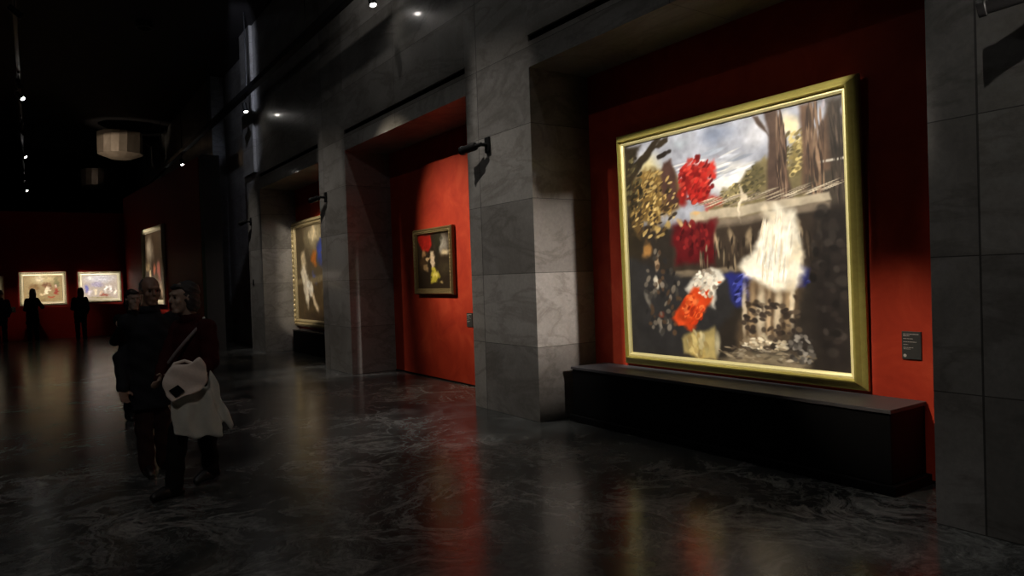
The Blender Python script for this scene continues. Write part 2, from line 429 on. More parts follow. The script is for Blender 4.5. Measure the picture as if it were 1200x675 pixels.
# round brass drums hung in a row under the ceiling
DRUMS = [(2.85, 28.9), (2.84, 38.2), (2.83, 49.9)]; ZD = 6.40
for k, (x, y) in enumerate(DRUMS):
    t = thing('hanging_drum', (x, y, ZD), ['nearest round brass drum hung under the dark ceiling, catching the light',
              'second round drum hung under the ceiling, dimmer than the brass one before it', 'furthest and faintest round drum hung under the ceiling'][k], 'drum lamp', 'round drums hung under the ceiling')
    n = 18; R0, R1, R2 = [], [], []
    for i in range(n):
        a = 2 * math.pi * i / n; r = .72 + .025 * math.sin(i * 2.4)
        R0.append((r * .45 * math.cos(a), r * .45 * math.sin(a), -.16)); R1.append((r * math.cos(a), r * math.sin(a), 0)); R2.append((r * math.cos(a + .05), r * math.sin(a + .05), .76))
    MB().rings([R0, R1, R2], True, True).build('shell', M['drum'], t)
    MB().tube((0, 0, .76), (0, 0, CEIL - ZD), .03, n=12).build('stem', M['metal'], t)

# ------------------------------------------------------------------ lights
def aim(loc, target):
    return (V(target) - V(loc)).to_track_quat('-Z', 'Y')
def gobo(L, hx, hy, soft, key=0., dv=0., softu=None):
    """framing shutters of a projector: a soft-edged rectangle of beam"""
    L.use_nodes = True; t = L.node_tree; N = t.nodes; K = t.links
    em = N.get('Emission') or N.new('ShaderNodeEmission')
    tc = N.new('ShaderNodeTexCoord'); sp = N.new('ShaderNodeSeparateXYZ'); K.new(tc.outputs['Normal'], sp.inputs[0])
    def mth(op, a, b=None, clamp=False):
        q = N.new('ShaderNodeMath'); q.operation = op; q.use_clamp = clamp
        for i, x in enumerate((a, b)):
            if x is None: continue
            if isinstance(x, (int, float)): q.inputs[i].default_value = x
            else: K.new(x, q.inputs[i])
        return q.outputs[0]
    az = mth('ABSOLUTE', sp.outputs[2]); u = mth('DIVIDE', sp.outputs[0], az); v = mth('DIVIDE', sp.outputs[1], az)
    wx = mth('ADD', mth('MULTIPLY', v, key), hx); vr = mth('SUBTRACT', v, dv)
    mu = mth('DIVIDE', mth('SUBTRACT', wx, mth('ABSOLUTE', u)), softu or soft, True); mv = mth('DIVIDE', mth('SUBTRACT', hy, mth('ABSOLUTE', vr)), soft, True)
    K.new(mth('MULTIPLY', mu, mv), em.inputs['Strength'])
def spot(parent, loc, target, power, angle, blend=.3, color=(1, .86, .68), radius=.03, shutters=None):
    L = bpy.data.lights.new('beam', 'SPOT'); L.energy = power; L.spot_size = math.radians(angle); L.spot_blend = blend
    L.color = color; L.shadow_soft_size = radius
    o = bpy.data.objects.new('beam', L); COL.objects.link(o)
    q = aim(loc, target)
    o.matrix_world = Matrix.Translation(V(loc)) @ q.to_matrix().to_4x4()
    if parent:
        o.parent = parent; bpy.context.view_layer.update(); o.matrix_parent_inverse = parent.matrix_world.inverted()
    if shutters: gobo(L, *shutters)
    return o
def track_lamp(x, y, z, target, label, group, beams=(), lens=True):
    """spotlight hung under a track at height z; its head looks at the target"""
    t = thing('track_spotlight', (x, y, z), label, 'spotlight', group)
    MB().box(-.02, .02, -.06, .06, -.05, 0).build('adapter', M['metal'], t)
    MB().tube((0, 0, -.05), (0, 0, -.19), .009, n=10).build('stem', M['metal'], t)
    d = (V(target) - V((x, y, z - .24))).normalized(); c = V((0, 0, -.24))
    h = MB().lathe([(.036, -.10), (.05, -.09), (.052, .07), (.058, .075), (.058, .12), (.05, .12), (.046, .085)], origin=c, axis=d)
    h.build('lamp_head', M['metal'], t, smooth=False)
    if lens: MB().lathe([(.046, .086), (.044, .10), (.035, .118), (.02, .128), (.004, .131)], origin=c, axis=d).build('lens', M['lens'], t, smooth=True)
    bpy.context.view_layer.update()
    p = V((x, y, z - .24)) + d * .17
    for tg, kw in beams: spot(t, p, tg, **kw)
    return t
G_L = 'spotlights on the middle track'; G_R = 'spotlights on the wall-side track'
ZT_R, XT_R = 5.72, 4.05
tk = thing('lighting_track', (XT_R, 0, ZT_R), 'long black lighting track running along the marble wall', 'track')
MB().box(-.06, .06, -5, 40, 0, .12).build('rail', M['metal'], tk)
for y in range(-4, 40, 4): MB().tube((0, y, .11), (0, y, CEIL - ZT_R), .012, n=8).build('hanger', M['metal'], tk)
XT_L, ZT_L = -.05, 6.17
tk = thing('lighting_track', (XT_L, 0, ZT_L), 'black lighting track hung over the middle of the hall', 'track')
MB().box(-.03, .03, -5, 38, 0, .05).build('rail', M['metal'], tk)
for y in range(-4, 38, 4): MB().tube((0, y, .04), (0, y, CEIL - ZT_L), .008, n=8).build('hanger', M['metal'], tk)

def wall_spot(y, label, out=.10, beams=(), z=3.07):
    """small cylinder spotlight on a swivel bracket fixed to a marble pillar"""
    t = thing('wall_spotlight', (XF, y, z), label, 'spotlight', 'spotlights fixed to the pillars')
    MB().box(-.03, 0, -.05, .05, -.09, .09).build('mount', M['metal'], t, bevel=.012)
    MB().capsule((-.02, 0, 0), (-out, .02, .0), .022, .022).build('arm', M['metal'], t, smooth=True)
    d = V((-.25, 1, -.10)).normalized(); c = V((-out, .02, 0))
    MB().lathe([(.022, -.02), (.024, .07), (.044, .075), (.047, .1), (.047, .27), (.054, .275), (.054, .31), (.046, .31), (.042, .285)], origin=c, axis=d).build('lamp_head', M['metal'], t)
    MB().tube(c + d * .27, c + d * .283, .043, n=20).build('lens', M['plate'], t)
    bpy.context.view_layer.update()
    for tg, kw in beams: spot(t, V((XF, y, z)) + c + d * .33, tg, **kw)
    return t

# ------------------------------------------------------------------ paintings
PAINT_1 = [
    ('p',[(0.0, -0.021), (1.0, -0.006), (0.997, 0.098), (0.814, 0.24), (0.701, 0.333), (0.428, 0.426), (-0.004, 0.381)],(158, 160, 172),0.03,0.03),
    ('b',(0.149,0.152,0.110,0.120,0),(196, 184, 140),0.9,0.03,1),
    ('b',(0.554,0.242,0.130,0.100,0),(240, 234, 226),0.8,0.03,1),
    ('b',(0.494,0.036,0.120,0.060,0),(128, 136, 156),0.9,0.03,1),
    ('b',(0.657,0.075,0.080,0.080,0),(196, 196, 204),0.9,0.03,1),
    ('b',(0.803,0.078,0.050,0.080,0),(226, 208, 170),0.8,0.03,1),
    ('b',(0.310,0.048,0.070,0.040,0),(150, 156, 166),0.9,0.03,1),
    ('p',[(0.388, 0.421), (0.449, 0.349), (0.516, 0.295), (0.619, 0.223), (0.705, 0.179), (0.784, 0.234), (0.873, 0.251), (0.943, 0.265), (0.94, 0.369), (0.387, 0.45)],(118, 106, 76),0.012,0.05),
    ('b',(0.574,0.304,0.050,0.050,0),(140, 128, 92),0.7,0.06,1),
    ('b',(0.653,0.259,0.050,0.070,0),(92, 84, 60),0.8,0.06,1),
    ('b',(0.815,0.208,0.050,0.090,0),(138, 122, 78),0.8,0.06,1),
    ('b',(0.862,0.155,0.025,0.050,0),(190, 170, 110),0.8,0.06,1),
    ('b',(0.616,0.371,0.120,0.030,0),(70, 62, 50),0.8,0.03,1),
    ('d',(0.574,0.311,0.070,0.050),90,(0.012, 0.007),-20,[(150, 136, 96), (104, 94, 62), (84, 76, 52), (176, 160, 112)],1),
    ('d',(0.653,0.262,0.050,0.060),60,(0.012, 0.007),-20,[(140, 126, 86), (92, 84, 56), (74, 68, 48)],2),
    ('d',(0.822,0.178,0.050,0.090),90,(0.012, 0.007),-30,[(196, 176, 116), (132, 116, 74), (92, 82, 56)],3),
    ('d',(0.453,0.170,0.200,0.070),40,(0.05, 0.008),-10,[(176, 178, 188), (206, 204, 204), (150, 156, 170)],4),
    ('p',[(0.71, -0.009), (0.765, -0.007), (0.786, 0.138), (0.811, 0.359), (0.7, 0.369), (0.722, 0.156)],(78, 62, 54),0.01,0.015),
    ('p',[(0.727, 0.092), (0.675, 0.032), (0.659, 0.001), (0.683, 0.007), (0.712, 0.055)],(74, 60, 52),0.006,0.012),
    ('p',[(0.839, 0.001), (0.892, 0.001), (0.898, 0.179), (0.95, 0.03), (0.97, 0.012), (0.955, 0.327), (0.836, 0.332), (0.853, 0.153)],(98, 76, 62),0.012,0.02),
    ('p',[(0.948, 0.006), (1.003, 0.001), (1.001, 0.393), (0.953, 0.386)],(58, 50, 44),0.02,0.02),
    ('b',(0.920,0.031,0.012,0.035,0),(168, 160, 168),0.8,0.03,1),
    ('b',(0.988,0.059,0.010,0.040,0),(120, 112, 118),0.8,0.03,1),
    ('p',[(0.858, 0.267), (1.0, 0.258), (1.006, 0.399), (0.864, 0.379)],(66, 58, 50),0.012,0.02),
    ('p',[(0.891, 0.224), (0.998, 0.222), (0.998, 0.23), (0.891, 0.233)],(208, 200, 188),0.004,0.008),
    ('d',(0.770,0.183,0.022,0.170),50,(0.05, 0.004),88,[(104, 82, 68), (58, 46, 40), (120, 98, 82)],5),
    ('d',(0.898,0.179,0.040,0.170),80,(0.05, 0.005),88,[(122, 98, 80), (76, 60, 50), (140, 114, 92), (60, 48, 42)],6),
    ('d',(0.975,0.211,0.020,0.180),30,(0.05, 0.005),88,[(78, 66, 58), (46, 40, 36)],7),
    ('p',[(0.356, 0.359), (0.581, 0.353), (0.941, 0.342), (0.948, 0.373), (0.58, 0.394), (0.355, 0.403)],(178, 164, 142),0.006,0.012),
    ('p',[(0.355, 0.403), (0.58, 0.394), (0.948, 0.373), (0.948, 0.403), (0.579, 0.435), (0.354, 0.455)],(126, 112, 96),0.008,0.012),
    ('p',[(0.26, 0.446), (0.98, 0.401), (0.993, 0.652), (0.256, 0.664)],(58, 48, 40),0.02,0.02),
    ('b',(0.303,0.487,0.018,0.060,0),(136, 118, 94),0.8,0.03,1),
    ('b',(0.395,0.485,0.018,0.060,0),(136, 118, 94),0.8,0.03,1),
    ('b',(0.485,0.483,0.018,0.060,0),(160, 140, 112),0.8,0.03,1),
    ('b',(0.549,0.481,0.018,0.060,0),(136, 118, 94),0.8,0.03,1),
    ('b',(0.627,0.480,0.018,0.060,0),(136, 118, 94),0.8,0.03,1),
    ('b',(0.826,0.475,0.018,0.060,0),(136, 118, 94),0.8,0.03,1),
    ('b',(0.901,0.473,0.018,0.060,0),(136, 118, 94),0.8,0.03,1),
    ('p',[(0.235, 0.618), (0.61, 0.592), (0.61, 0.619), (0.234, 0.652)],(120, 106, 88),0.008,0.015),
    ('p',[(-0.01, -0.023), (0.087, -0.01), (0.065, 0.137), (0.083, 0.342), (0.104, 0.661), (-0.017, 0.658)],(44, 37, 28),0.02,0.05),
    ('p',[(0.014, 0.128), (0.086, 0.076), (0.165, 0.02), (0.193, 0.002), (0.217, 0.008), (0.174, 0.061), (0.105, 0.128), (0.034, 0.189)],(46, 38, 28),0.008,0.03),
    ('p',[(0.165, 0.044), (0.212, 0.018), (0.249, 0.007), (0.248, 0.027), (0.202, 0.052)],(46, 38, 28),0.006,0.03),
    ('b',(0.161,0.280,0.150,0.170,0),(112, 88, 48),0.35,0.09,1),
    ('b',(0.083,0.342,0.070,0.120,0),(88, 68, 40),0.5,0.09,1),
    ('b',(0.124,0.207,0.028,0.035,0),(170, 142, 86),0.8,0.09,1),
    ('b',(0.180,0.267,0.028,0.035,0),(170, 142, 86),0.8,0.09,1),
    ('b',(0.142,0.329,0.028,0.035,0),(170, 142, 86),0.8,0.09,1),
    ('b',(0.216,0.357,0.028,0.035,0),(170, 142, 86),0.8,0.09,1),
    ('b',(0.099,0.271,0.028,0.035,0),(170, 142, 86),0.8,0.09,1),
    ('b',(0.200,0.208,0.028,0.035,0),(170, 142, 86),0.8,0.09,1),
    ('b',(0.260,0.408,0.028,0.035,0),(170, 142, 86),0.8,0.09,1),
    ('b',(0.160,0.398,0.028,0.035,0),(170, 142, 86),0.8,0.09,1),
    ('b',(0.162,0.233,0.030,0.040,0),(50, 38, 28),0.8,0.09,1),
    ('b',(0.103,0.316,0.030,0.040,0),(50, 38, 28),0.8,0.09,1),
    ('b',(0.235,0.314,0.030,0.040,0),(50, 38, 28),0.8,0.09,1),
    ('b',(0.188,0.374,0.030,0.040,0),(50, 38, 28),0.8,0.09,1),
    ('b',(0.122,0.394,0.030,0.040,0),(50, 38, 28),0.8,0.09,1),
    ('b',(0.262,0.279,0.030,0.040,0),(50, 38, 28),0.8,0.09,1),
    ('p',[(0.215, 0.109), (0.265, 0.104), (0.286, 0.176), (0.292, 0.329), (0.225, 0.335), (0.209, 0.221)],(72, 50, 44),0.012,0.03),
    ('b',(0.243,0.084,0.035,0.030,0),(34, 28, 24),0.5,0.06,1),
    ('d',(0.152,0.303,0.130,0.160),190,(0.016, 0.008),-35,[(176, 146, 88), (128, 102, 56), (58, 44, 30), (96, 74, 42), (200, 172, 112), (44, 36, 26)],8),
    ('d',(0.050,0.195,0.050,0.160),70,(0.016, 0.008),-40,[(44, 38, 28), (66, 58, 40), (34, 30, 22), (96, 88, 60)],9),
    ('b',(0.392,0.214,0.095,0.115,0),(150, 32, 28),0.3,0.08,1),
    ('b',(0.333,0.237,0.060,0.100,0),(122, 26, 24),0.5,0.08,1),
    ('b',(0.440,0.190,0.050,0.050,0),(182, 44, 36),0.6,0.08,1),
    ('b',(0.461,0.322,0.050,0.040,0),(168, 60, 50),0.7,0.06,1),
    ('p',[(0.26, 0.408), (0.46, 0.408), (0.472, 0.578), (0.266, 0.582)],(88, 20, 24),0.02,0.05),
    ('b',(0.305,0.375,0.030,0.020,0),(196, 160, 112),0.8,0.05,1),
    ('b',(0.397,0.372,0.030,0.020,0),(196, 160, 112),0.8,0.05,1),
    ('b',(0.355,0.418,0.030,0.020,0),(196, 160, 112),0.8,0.05,1),
    ('d',(0.391,0.217,0.085,0.100),110,(0.016, 0.01),-30,[(176, 42, 36), (132, 26, 24), (104, 20, 20), (198, 66, 52)],10),
    ('d',(0.366,0.467,0.080,0.070),60,(0.012, 0.02),10,[(104, 24, 28), (70, 16, 20), (128, 34, 34)],11),
    ('d',(0.685,0.321,0.280,0.020),60,(0.05, 0.003),-13,[(196, 182, 160), (150, 136, 116), (120, 106, 90)],12),
    ('d',(0.680,0.544,0.300,0.060),70,(0.006, 0.035),0,[(84, 70, 56), (44, 36, 30), (128, 112, 90), (36, 30, 26)],13),
    ('p',[(-0.006, 0.536), (0.3, 0.636), (0.538, 0.629), (0.607, 0.722), (0.419, 0.915), (0.294, 0.995), (-0.01, 1.013)],(46, 44, 44),0.02,0.03),
    ('b',(0.106,0.503,0.050,0.060,0),(150, 108, 60),0.6,0.05,1),
    ('b',(0.171,0.566,0.020,0.045,0),(176, 148, 118),0.6,0.03,1),
    ('b',(0.161,0.670,0.020,0.050,0),(196, 186, 168),0.6,0.03,1),
    ('b',(0.191,0.800,0.040,0.030,0),(120, 62, 46),0.7,0.05,1),
    ('b',(0.107,0.747,0.020,0.050,0),(108, 102, 94),0.8,0.03,1),
    ('b',(0.172,0.865,0.020,0.040,0),(118, 112, 104),0.8,0.03,1),
    ('d',(0.188,0.720,0.100,0.220),70,(0.012, 0.018),10,[(64, 60, 56), (38, 36, 36), (120, 110, 98), (84, 64, 48)],14),
    ('p',[(0.325, 0.68), (0.363, 0.638), (0.432, 0.608), (0.482, 0.627), (0.5, 0.67), (0.454, 0.697), (0.445, 0.774), (0.414, 0.746), (0.35, 0.71)],(226, 218, 204),0.012,0.05),
    ('p',[(0.35, 0.695), (0.423, 0.689), (0.445, 0.739), (0.413, 0.802), (0.33, 0.884), (0.262, 0.858), (0.245, 0.829), (0.298, 0.776)],(208, 68, 28),0.014,0.05),
    ('b',(0.349,0.746,0.030,0.050,0),(232, 96, 44),0.8,0.05,1),
    ('b',(0.297,0.849,0.030,0.020,0),(228, 80, 36),0.8,0.05,1),
    ('b',(0.493,0.669,0.020,0.012,0),(206, 96, 50),0.7,0.04,1),
    ('d',(0.419,0.668,0.055,0.060),70,(0.012, 0.01),-20,[(240, 232, 218), (206, 194, 176), (226, 214, 198), (150, 136, 120)],15),
    ('d',(0.348,0.782,0.050,0.065),80,(0.016, 0.01),-40,[(232, 92, 40), (196, 60, 24), (244, 116, 62), (170, 48, 22)],16),
    ('p',[(0.501, 0.642), (0.582, 0.611), (0.644, 0.64), (0.675, 0.722), (0.634, 0.778), (0.557, 0.772), (0.529, 0.704)],(42, 46, 116),0.016,0.05),
    ('b',(0.594,0.688,0.030,0.030,0),(70, 76, 168),0.8,0.05,1),
    ('p',[(0.726, 0.636), (0.789, 0.62), (0.868, 0.642), (0.855, 0.69), (0.772, 0.694), (0.715, 0.681)],(38, 42, 106),0.014,0.05),
    ('d',(0.594,0.698,0.045,0.060),60,(0.02, 0.008),-40,[(64, 70, 160), (34, 38, 96), (92, 98, 184), (26, 28, 66)],17),
    ('d',(0.797,0.664,0.060,0.020),40,(0.02, 0.008),-10,[(44, 48, 124), (28, 30, 80), (70, 76, 150)],18),
    ('p',[(0.623, 0.633), (0.828, 0.634), (0.813, 0.738), (0.768, 0.844), (0.75, 0.919), (0.574, 0.952), (0.591, 0.838), (0.614, 0.722)],(104, 84, 64),0.03,0.06),
    ('p',[(0.736, 0.38), (0.792, 0.382), (0.826, 0.467), (0.847, 0.586), (0.833, 0.653), (0.772, 0.676), (0.69, 0.667), (0.609, 0.659), (0.596, 0.612), (0.646, 0.535), (0.695, 0.453)],(250, 240, 220),0.02,0.06),
    ('b',(0.729,0.531,0.070,0.130,0),(255, 250, 238),0.7,0.06,1),
    ('b',(0.811,0.584,0.050,0.070,0),(238, 222, 194),0.7,0.08,1),
    ('b',(0.689,0.430,0.050,0.050,0),(214, 200, 176),0.8,0.08,1),
    ('b',(0.599,0.318,0.015,0.090,-20),(226, 210, 186),0.8,0.06,0.8),
    ('b',(0.592,0.780,0.016,0.160,4),(226, 206, 174),0.8,0.012,0.85),
    ('b',(0.628,0.794,0.022,0.160,4),(190, 160, 122),0.8,0.012,0.85),
    ('b',(0.665,0.784,0.028,0.160,4),(236, 218, 188),0.8,0.012,0.85),
    ('b',(0.698,0.799,0.016,0.160,4),(204, 176, 140),0.8,0.012,0.85),
    ('b',(0.735,0.790,0.022,0.160,4),(226, 206, 174),0.8,0.012,0.85),
    ('b',(0.773,0.775,0.028,0.160,4),(190, 160, 122),0.8,0.012,0.85),
    ('b',(0.798,0.744,0.016,0.160,4),(236, 218, 188),0.8,0.012,0.85),
    ('b',(0.651,0.745,0.022,0.025,0),(70, 56, 44),0.7,0.08,1),
    ('b',(0.724,0.725,0.022,0.025,0),(70, 56, 44),0.7,0.08,1),
    ('b',(0.789,0.738,0.022,0.025,0),(70, 56, 44),0.7,0.08,1),
    ('b',(0.689,0.841,0.022,0.025,0),(70, 56, 44),0.7,0.08,1),
    ('b',(0.752,0.857,0.022,0.025,0),(70, 56, 44),0.7,0.08,1),
    ('b',(0.661,0.913,0.090,0.030,0),(214, 196, 164),0.7,0.08,1),
    ('d',(0.729,0.531,0.070,0.130),90,(0.004, 0.04),8,[(255, 250, 238), (236, 222, 198), (250, 240, 220), (222, 204, 176)],19),
    ('d',(0.671,0.915,0.100,0.025),70,(0.012, 0.007),0,[(236, 222, 196), (206, 188, 158), (150, 130, 104)],20),
    ('p',[(0.295, 0.922), (0.347, 0.883), (0.451, 0.857), (0.463, 0.995), (0.294, 0.988)],(172, 152, 98),0.012,0.03),
    ('b',(0.465,0.926,0.020,0.070,0),(196, 184, 150),0.8,0.02,1),
    ('b',(0.358,0.961,0.050,0.030,0),(186, 158, 90),0.8,0.04,1),
    ('p',[(0.475, 0.997), (0.567, 0.946), (0.686, 0.949), (0.781, 0.93), (0.853, 0.978), (0.794, 1.005)],(134, 120, 98),0.02,0.04),
    ('b',(0.567,0.972,0.060,0.020,0),(164, 150, 128),0.8,0.04,1),
    ('b',(0.810,0.958,0.050,0.030,0),(120, 112, 104),0.8,0.06,1),
    ('b',(0.811,0.906,0.012,0.050,0),(104, 96, 88),0.8,0.04,1),
    ('b',(0.826,0.890,0.100,0.060,0),(48, 42, 38),0.9,0.03,1),
    ('p',[(0.883, 0.406), (1.006, 0.399), (1.003, 0.991), (0.895, 0.991), (0.865, 0.768)],(34, 29, 27),0.04,0.03),
    ('d',(0.669,0.957,0.200,0.030),90,(0.02, 0.006),0,[(150, 134, 110), (108, 94, 76), (176, 162, 140), (84, 72, 60)],21),
    ('d',(0.820,0.927,0.050,0.060),40,(0.012, 0.01),30,[(120, 112, 104), (84, 78, 72), (54, 48, 44), (150, 142, 132)],22),
    ('d',(0.370,0.935,0.050,0.050),40,(0.02, 0.012),80,[(190, 170, 112), (160, 136, 84), (206, 190, 144)],23),
    ('d',(0.931,0.679,0.060,0.300),60,(0.02, 0.02),0,[(42, 36, 33), (30, 26, 24), (52, 46, 42)],24),
    ('d',(0.705,0.818,0.120,0.080),50,(0.016, 0.012),0,[(66, 54, 46), (46, 38, 34), (90, 76, 62)],25),
]
p = picture((XR - .03, 4.20, 1.79), (-1, 0, 0), 'largest painting, landscape with a white cascade in a plain gold frame above black plinth', tilt=1.0)
W1, H1 = 2.62, 2.37
frame_bm(W1, H1, [(0, 0), (0, .028), (.012, .038), (.035, .055), (.062, .085), (.074, .092), (.084, .06), (.09, 0)]).build('frame', M['gold'], p)
frame_bm(W1 - .17, H1 - .17, [(0, .0), (0, .058), (.018, .062), (.035, .05), (.04, .03), (.04, 0)]).build('inner_moulding', M['gold_in'], p)
canvas(p, W1 - .24, H1 - .24, .034, paint(PAINT_1, (46, 40, 35), 380, 350, 11, 1.1))
MB().box(-W1 / 2 + .05, W1 / 2 - .05, -H1 / 2 + .05, H1 / 2 - .05, -.01, .02).build('stretcher', M['board'], p)

PAINT_2 = [('b', (.75, .2, .3, .25, 0), (150, 146, 138), .8, .05, 1), ('b', (.85, .35, .2, .1, 0), (196, 180, 150), .8, .05, 1),
    ('p', [(.0, .0), (.42, .02), (.46, .2), (.3, .34), (.18, .3), (.05, .2)], (158, 30, 22), .03, .06),
    ('p', [(.52, .02), (.72, .0), (.68, .3), (.64, .6), (.54, .6), (.56, .3)], (38, 34, 26), .04, .06),
    ('b', (.62, .12, .16, .12, 0), (44, 42, 30), .6, .09, 1), ('b', (.8, .62, .25, .2, 0), (58, 50, 36), .8, .06, 1),
    ('b', (.2, .36, .1, .1, 0), (170, 128, 88), .6, .06, 1), ('b', (.18, .55, .18, .18, 0), (70, 52, 34), .7, .08, 1),
    ('p', [(.40, .32), (.47, .3), (.55, .42), (.54, .56), (.44, .64), (.4, .5)], (222, 200, 172), .03, .07),
    ('b', (.32, .47, .08, .06, 0), (190, 160, 120), .6, .07, 1), ('b', (.25, .62, .1, .1, 0), (150, 124, 88), .7, .08, 1),
    ('b', (.52, .76, .17, .16, 0), (190, 178, 66), .45, .1, 1), ('b', (.55, .72, .09, .08, 0), (220, 206, 110), .8, .1, 1), ('b', (.72, .88, .09, .04, 0), (150, 130, 90), .8, .05, 1)]
p = picture((XR - .012, 9.72, 1.83), (-1, 0, 0), 'small dark painting with red patch and yellow bush on the bright red bay wall')
frame_bm(1.25, 1.03, [(0, 0), (0, .05), (.02, .075), (.05, .06), (.075, .065), (.095, .035), (.10, 0)]).build('frame', M['old_gold'], p)
carved_band(1.25, 1.03, .05, .062, .016, .05).build('carving', M['old_gold'], p, smooth=True)
canvas(p, 1.07, .85, .03, paint(PAINT_2, (44, 35, 26), 130, 110, 3, 1.2))
MB().box(-.58, .58, -.47, .47, -.005, .02).build('stretcher', M['board'], p)

PAINT_3 = [('b', (.6, .12, .6, .25, 0), (150, 138, 108), .8, .06, 1), ('b', (.5, .1, .15, .12, 0), (214, 198, 160), .7, .08, 1), ('b', (.85, .06, .12, .1, 0), (230, 220, 196), .7, .08, 1),
    ('p', [(0, .0), (.22, .0), (.2, .3), (.16, .6), (.0, .6)], (78, 66, 46), .05, .06), ('p', [(0, .6), (1, .55), (1, 1), (0, 1)], (84, 68, 44), .05, .05),
    ('b', (.52, .34, .1, .14, 0), (186, 108, 40), .6, .09, 1), ('b', (.66, .3, .1, .17, 0), (60, 74, 150), .6, .09, 1), ('b', (.5, .55, .07, .09, 0), (90, 96, 150), .7, .08, 1),
    ('p', [(.0, .56), (1, .52), (1, .58), (0, .62)], (124, 110, 82), .02, .03),
    ('p', [(.12, .3), (.24, .26), (.3, .4), (.22, .5), (.12, .44)], (200, 182, 148), .04, .08),
    ('p', [(.12, .5), (.22, .42), (.32, .52), (.34, .7), (.28, .88), (.2, .7)], (240, 228, 204), .03, .06),
    ('b', (.36, .66, .12, .10, 0), (250, 242, 224), .5, .07, 1), ('p', [(.38, .7), (.46, .72), (.6, .88), (.66, .96), (.58, .94), (.46, .84)], (226, 204, 170), .03, .05),
    ('b', (.75, .7, .1, .05, 0), (150, 140, 104), .8, .06, 1), ('b', (.5, .95, .4, .08, 0), (64, 50, 34), .8, .05, 1)]
p = picture((XR - .015, 15.25, 1.78), (-1, 0, 0), 'tall painting in a beaded gilt frame half hidden by the pillar of the far bay')
frame_bm(2.75, 2.42, [(0, 0), (0, .06), (.03, .1), (.09, .08), (.13, .09), (.165, .05), (.17, 0)]).build('frame', M['ornate'], p)
carved_band(2.75, 2.42, .06, .095, .035, .11).build('carving', M['ornate'], p, smooth=True)
canvas(p, 2.43, 2.1, .035, paint(PAINT_3, (88, 76, 56), 180, 160, 5, 1.1))
MB().box(-1.3, 1.3, -1.13, 1.13, -.005, .02).build('stretcher', M['board'], p)

PAINT_4 = [('b', (.3, .25, .28, .3, 0), (128, 118, 104), .8, .08, 1), ('b', (.2, .5, .2, .1, 0), (150, 130, 100), .8, .1, 1), ('b', (.7, .2, .25, .25, 0), (52, 40, 28), .6, .08, 1),
    ('b', (.55, .55, .1, .12, 0), (160, 90, 66), .7, .1, 1), ('b', (.75, .6, .12, .16, 0), (146, 84, 74), .7, .1, 1), ('b', (.3, .62, .08, .1, 0), (206, 186, 150), .7, .1, 1),
    ('b', (.6, .68, .2, .06, 0), (74, 60, 40), .7, .1, 1), ('b', (.45, .8, .1, .08, 0), (220, 200, 166), .7, .08, 1), ('b', (.8, .85, .25, .16, 0), (182, 158, 136), .8, .08, 1)]
mid = A + d * 5.0
p = picture((mid.x + nrm.x * .012, mid.y + nrm.y * .012, 2.22), nrm, 'narrow-looking far painting seen at a slant on the partition behind the couple')
frame_bm(2.75, 2.3, [(0, 0), (0, .06), (.03, .09), (.1, .07), (.15, .03), (.16, 0)]).build('frame', M['cream_gold'], p)
canvas(p, 2.45, 2.0, .03, paint(PAINT_4, (46, 36, 26), 120, 110, 9, 1.1))
MB().box(-1.3, 1.3, -1.08, 1.08, -.005, .02).build('stretcher', M['board'], p)

PAINT_5 = [('b', (.5, .15, .5, .25, 0), (190, 176, 138), .8, .05, 1), ('b', (.4, .12, .15, .16, 0), (216, 206, 178), .7, .06, 1), ('b', (.25, .45, .2, .2, 0), (126, 98, 62), .7, .1, 1),
    ('b', (.6, .4, .1, .2, 0), (120, 84, 60), .7, .1, 1), ('b', (.85, .3, .1, .3, 0), (116, 112, 78), .7, .08, 1), ('b', (.6, .6, .1, .2, 30), (240, 230, 206), .6, .09, 1),
    ('b', (.47, .72, .1, .08, 0), (206, 188, 150), .7, .08, 1), ('b', (.82, .6, .1, .2, 0), (150, 56, 44), .7, .1, 1), ('b', (.85, .42, .05, .08, 0), (212, 180, 170), .7, .08, 1),
    ('b', (.7, .82, .1, .06, 0), (164, 76, 50), .7, .1, 1), ('b', (.4, .92, .5, .1, 0), (140, 122, 84), .8, .05, 1), ('b', (.15, .7, .12, .16, 0), (88, 66, 44), .8, .1, 1)]
p = picture((.345, 27.935, 1.672), (0, -1, 0), 'tan and cream painting in a pale gilt frame, left of the lavender one')
frame_bm(1.29, 1.09, [(0, 0), (0, .05), (.03, .075), (.08, .05), (.105, .055), (.12, 0)]).build('frame', M['cream_gold'], p)
carved_band(1.29, 1.09, .035, .068, .018, .06).build('carving', M['ornate'], p, smooth=True)
canvas(p, 1.06, .86, .03, paint(PAINT_5, (150, 132, 96), 90, 75, 21, 1.2))
p5 = p
PAINT_6 = [('b', (.5, .15, .6, .3, 0), (196, 192, 198), .8, .05, 1), ('b', (.4, .4, .3, .15, 0), (160, 150, 172), .8, .08, 1), ('b', (.2, .12, .12, .08, 0), (226, 222, 216), .8, .08, 1),
    ('b', (.12, .55, .09, .25, 0), (112, 110, 176), .7, .06, 1), ('b', (.2, .75, .07, .2, 0), (214, 202, 208), .7, .08, 1), ('b', (.35, .72, .06, .2, 0), (222, 206, 176), .7, .08, 1),
    ('b', (.52, .75, .05, .18, 0), (206, 176, 150), .7, .08, 1), ('b', (.68, .6, .06, .25, 0), (240, 234, 226), .7, .08, 1), ('b', (.78, .58, .06, .22, 0), (236, 226, 222), .7, .08, 1),
    ('b', (.93, .7, .05, .22, 0), (230, 220, 206), .7, .08, 1), ('b', (.6, .85, .2, .08, 0), (150, 84, 66), .8, .08, 1), ('b', (.5, .95, .5, .07, 0), (150, 138, 104), .8, .05, 1)]
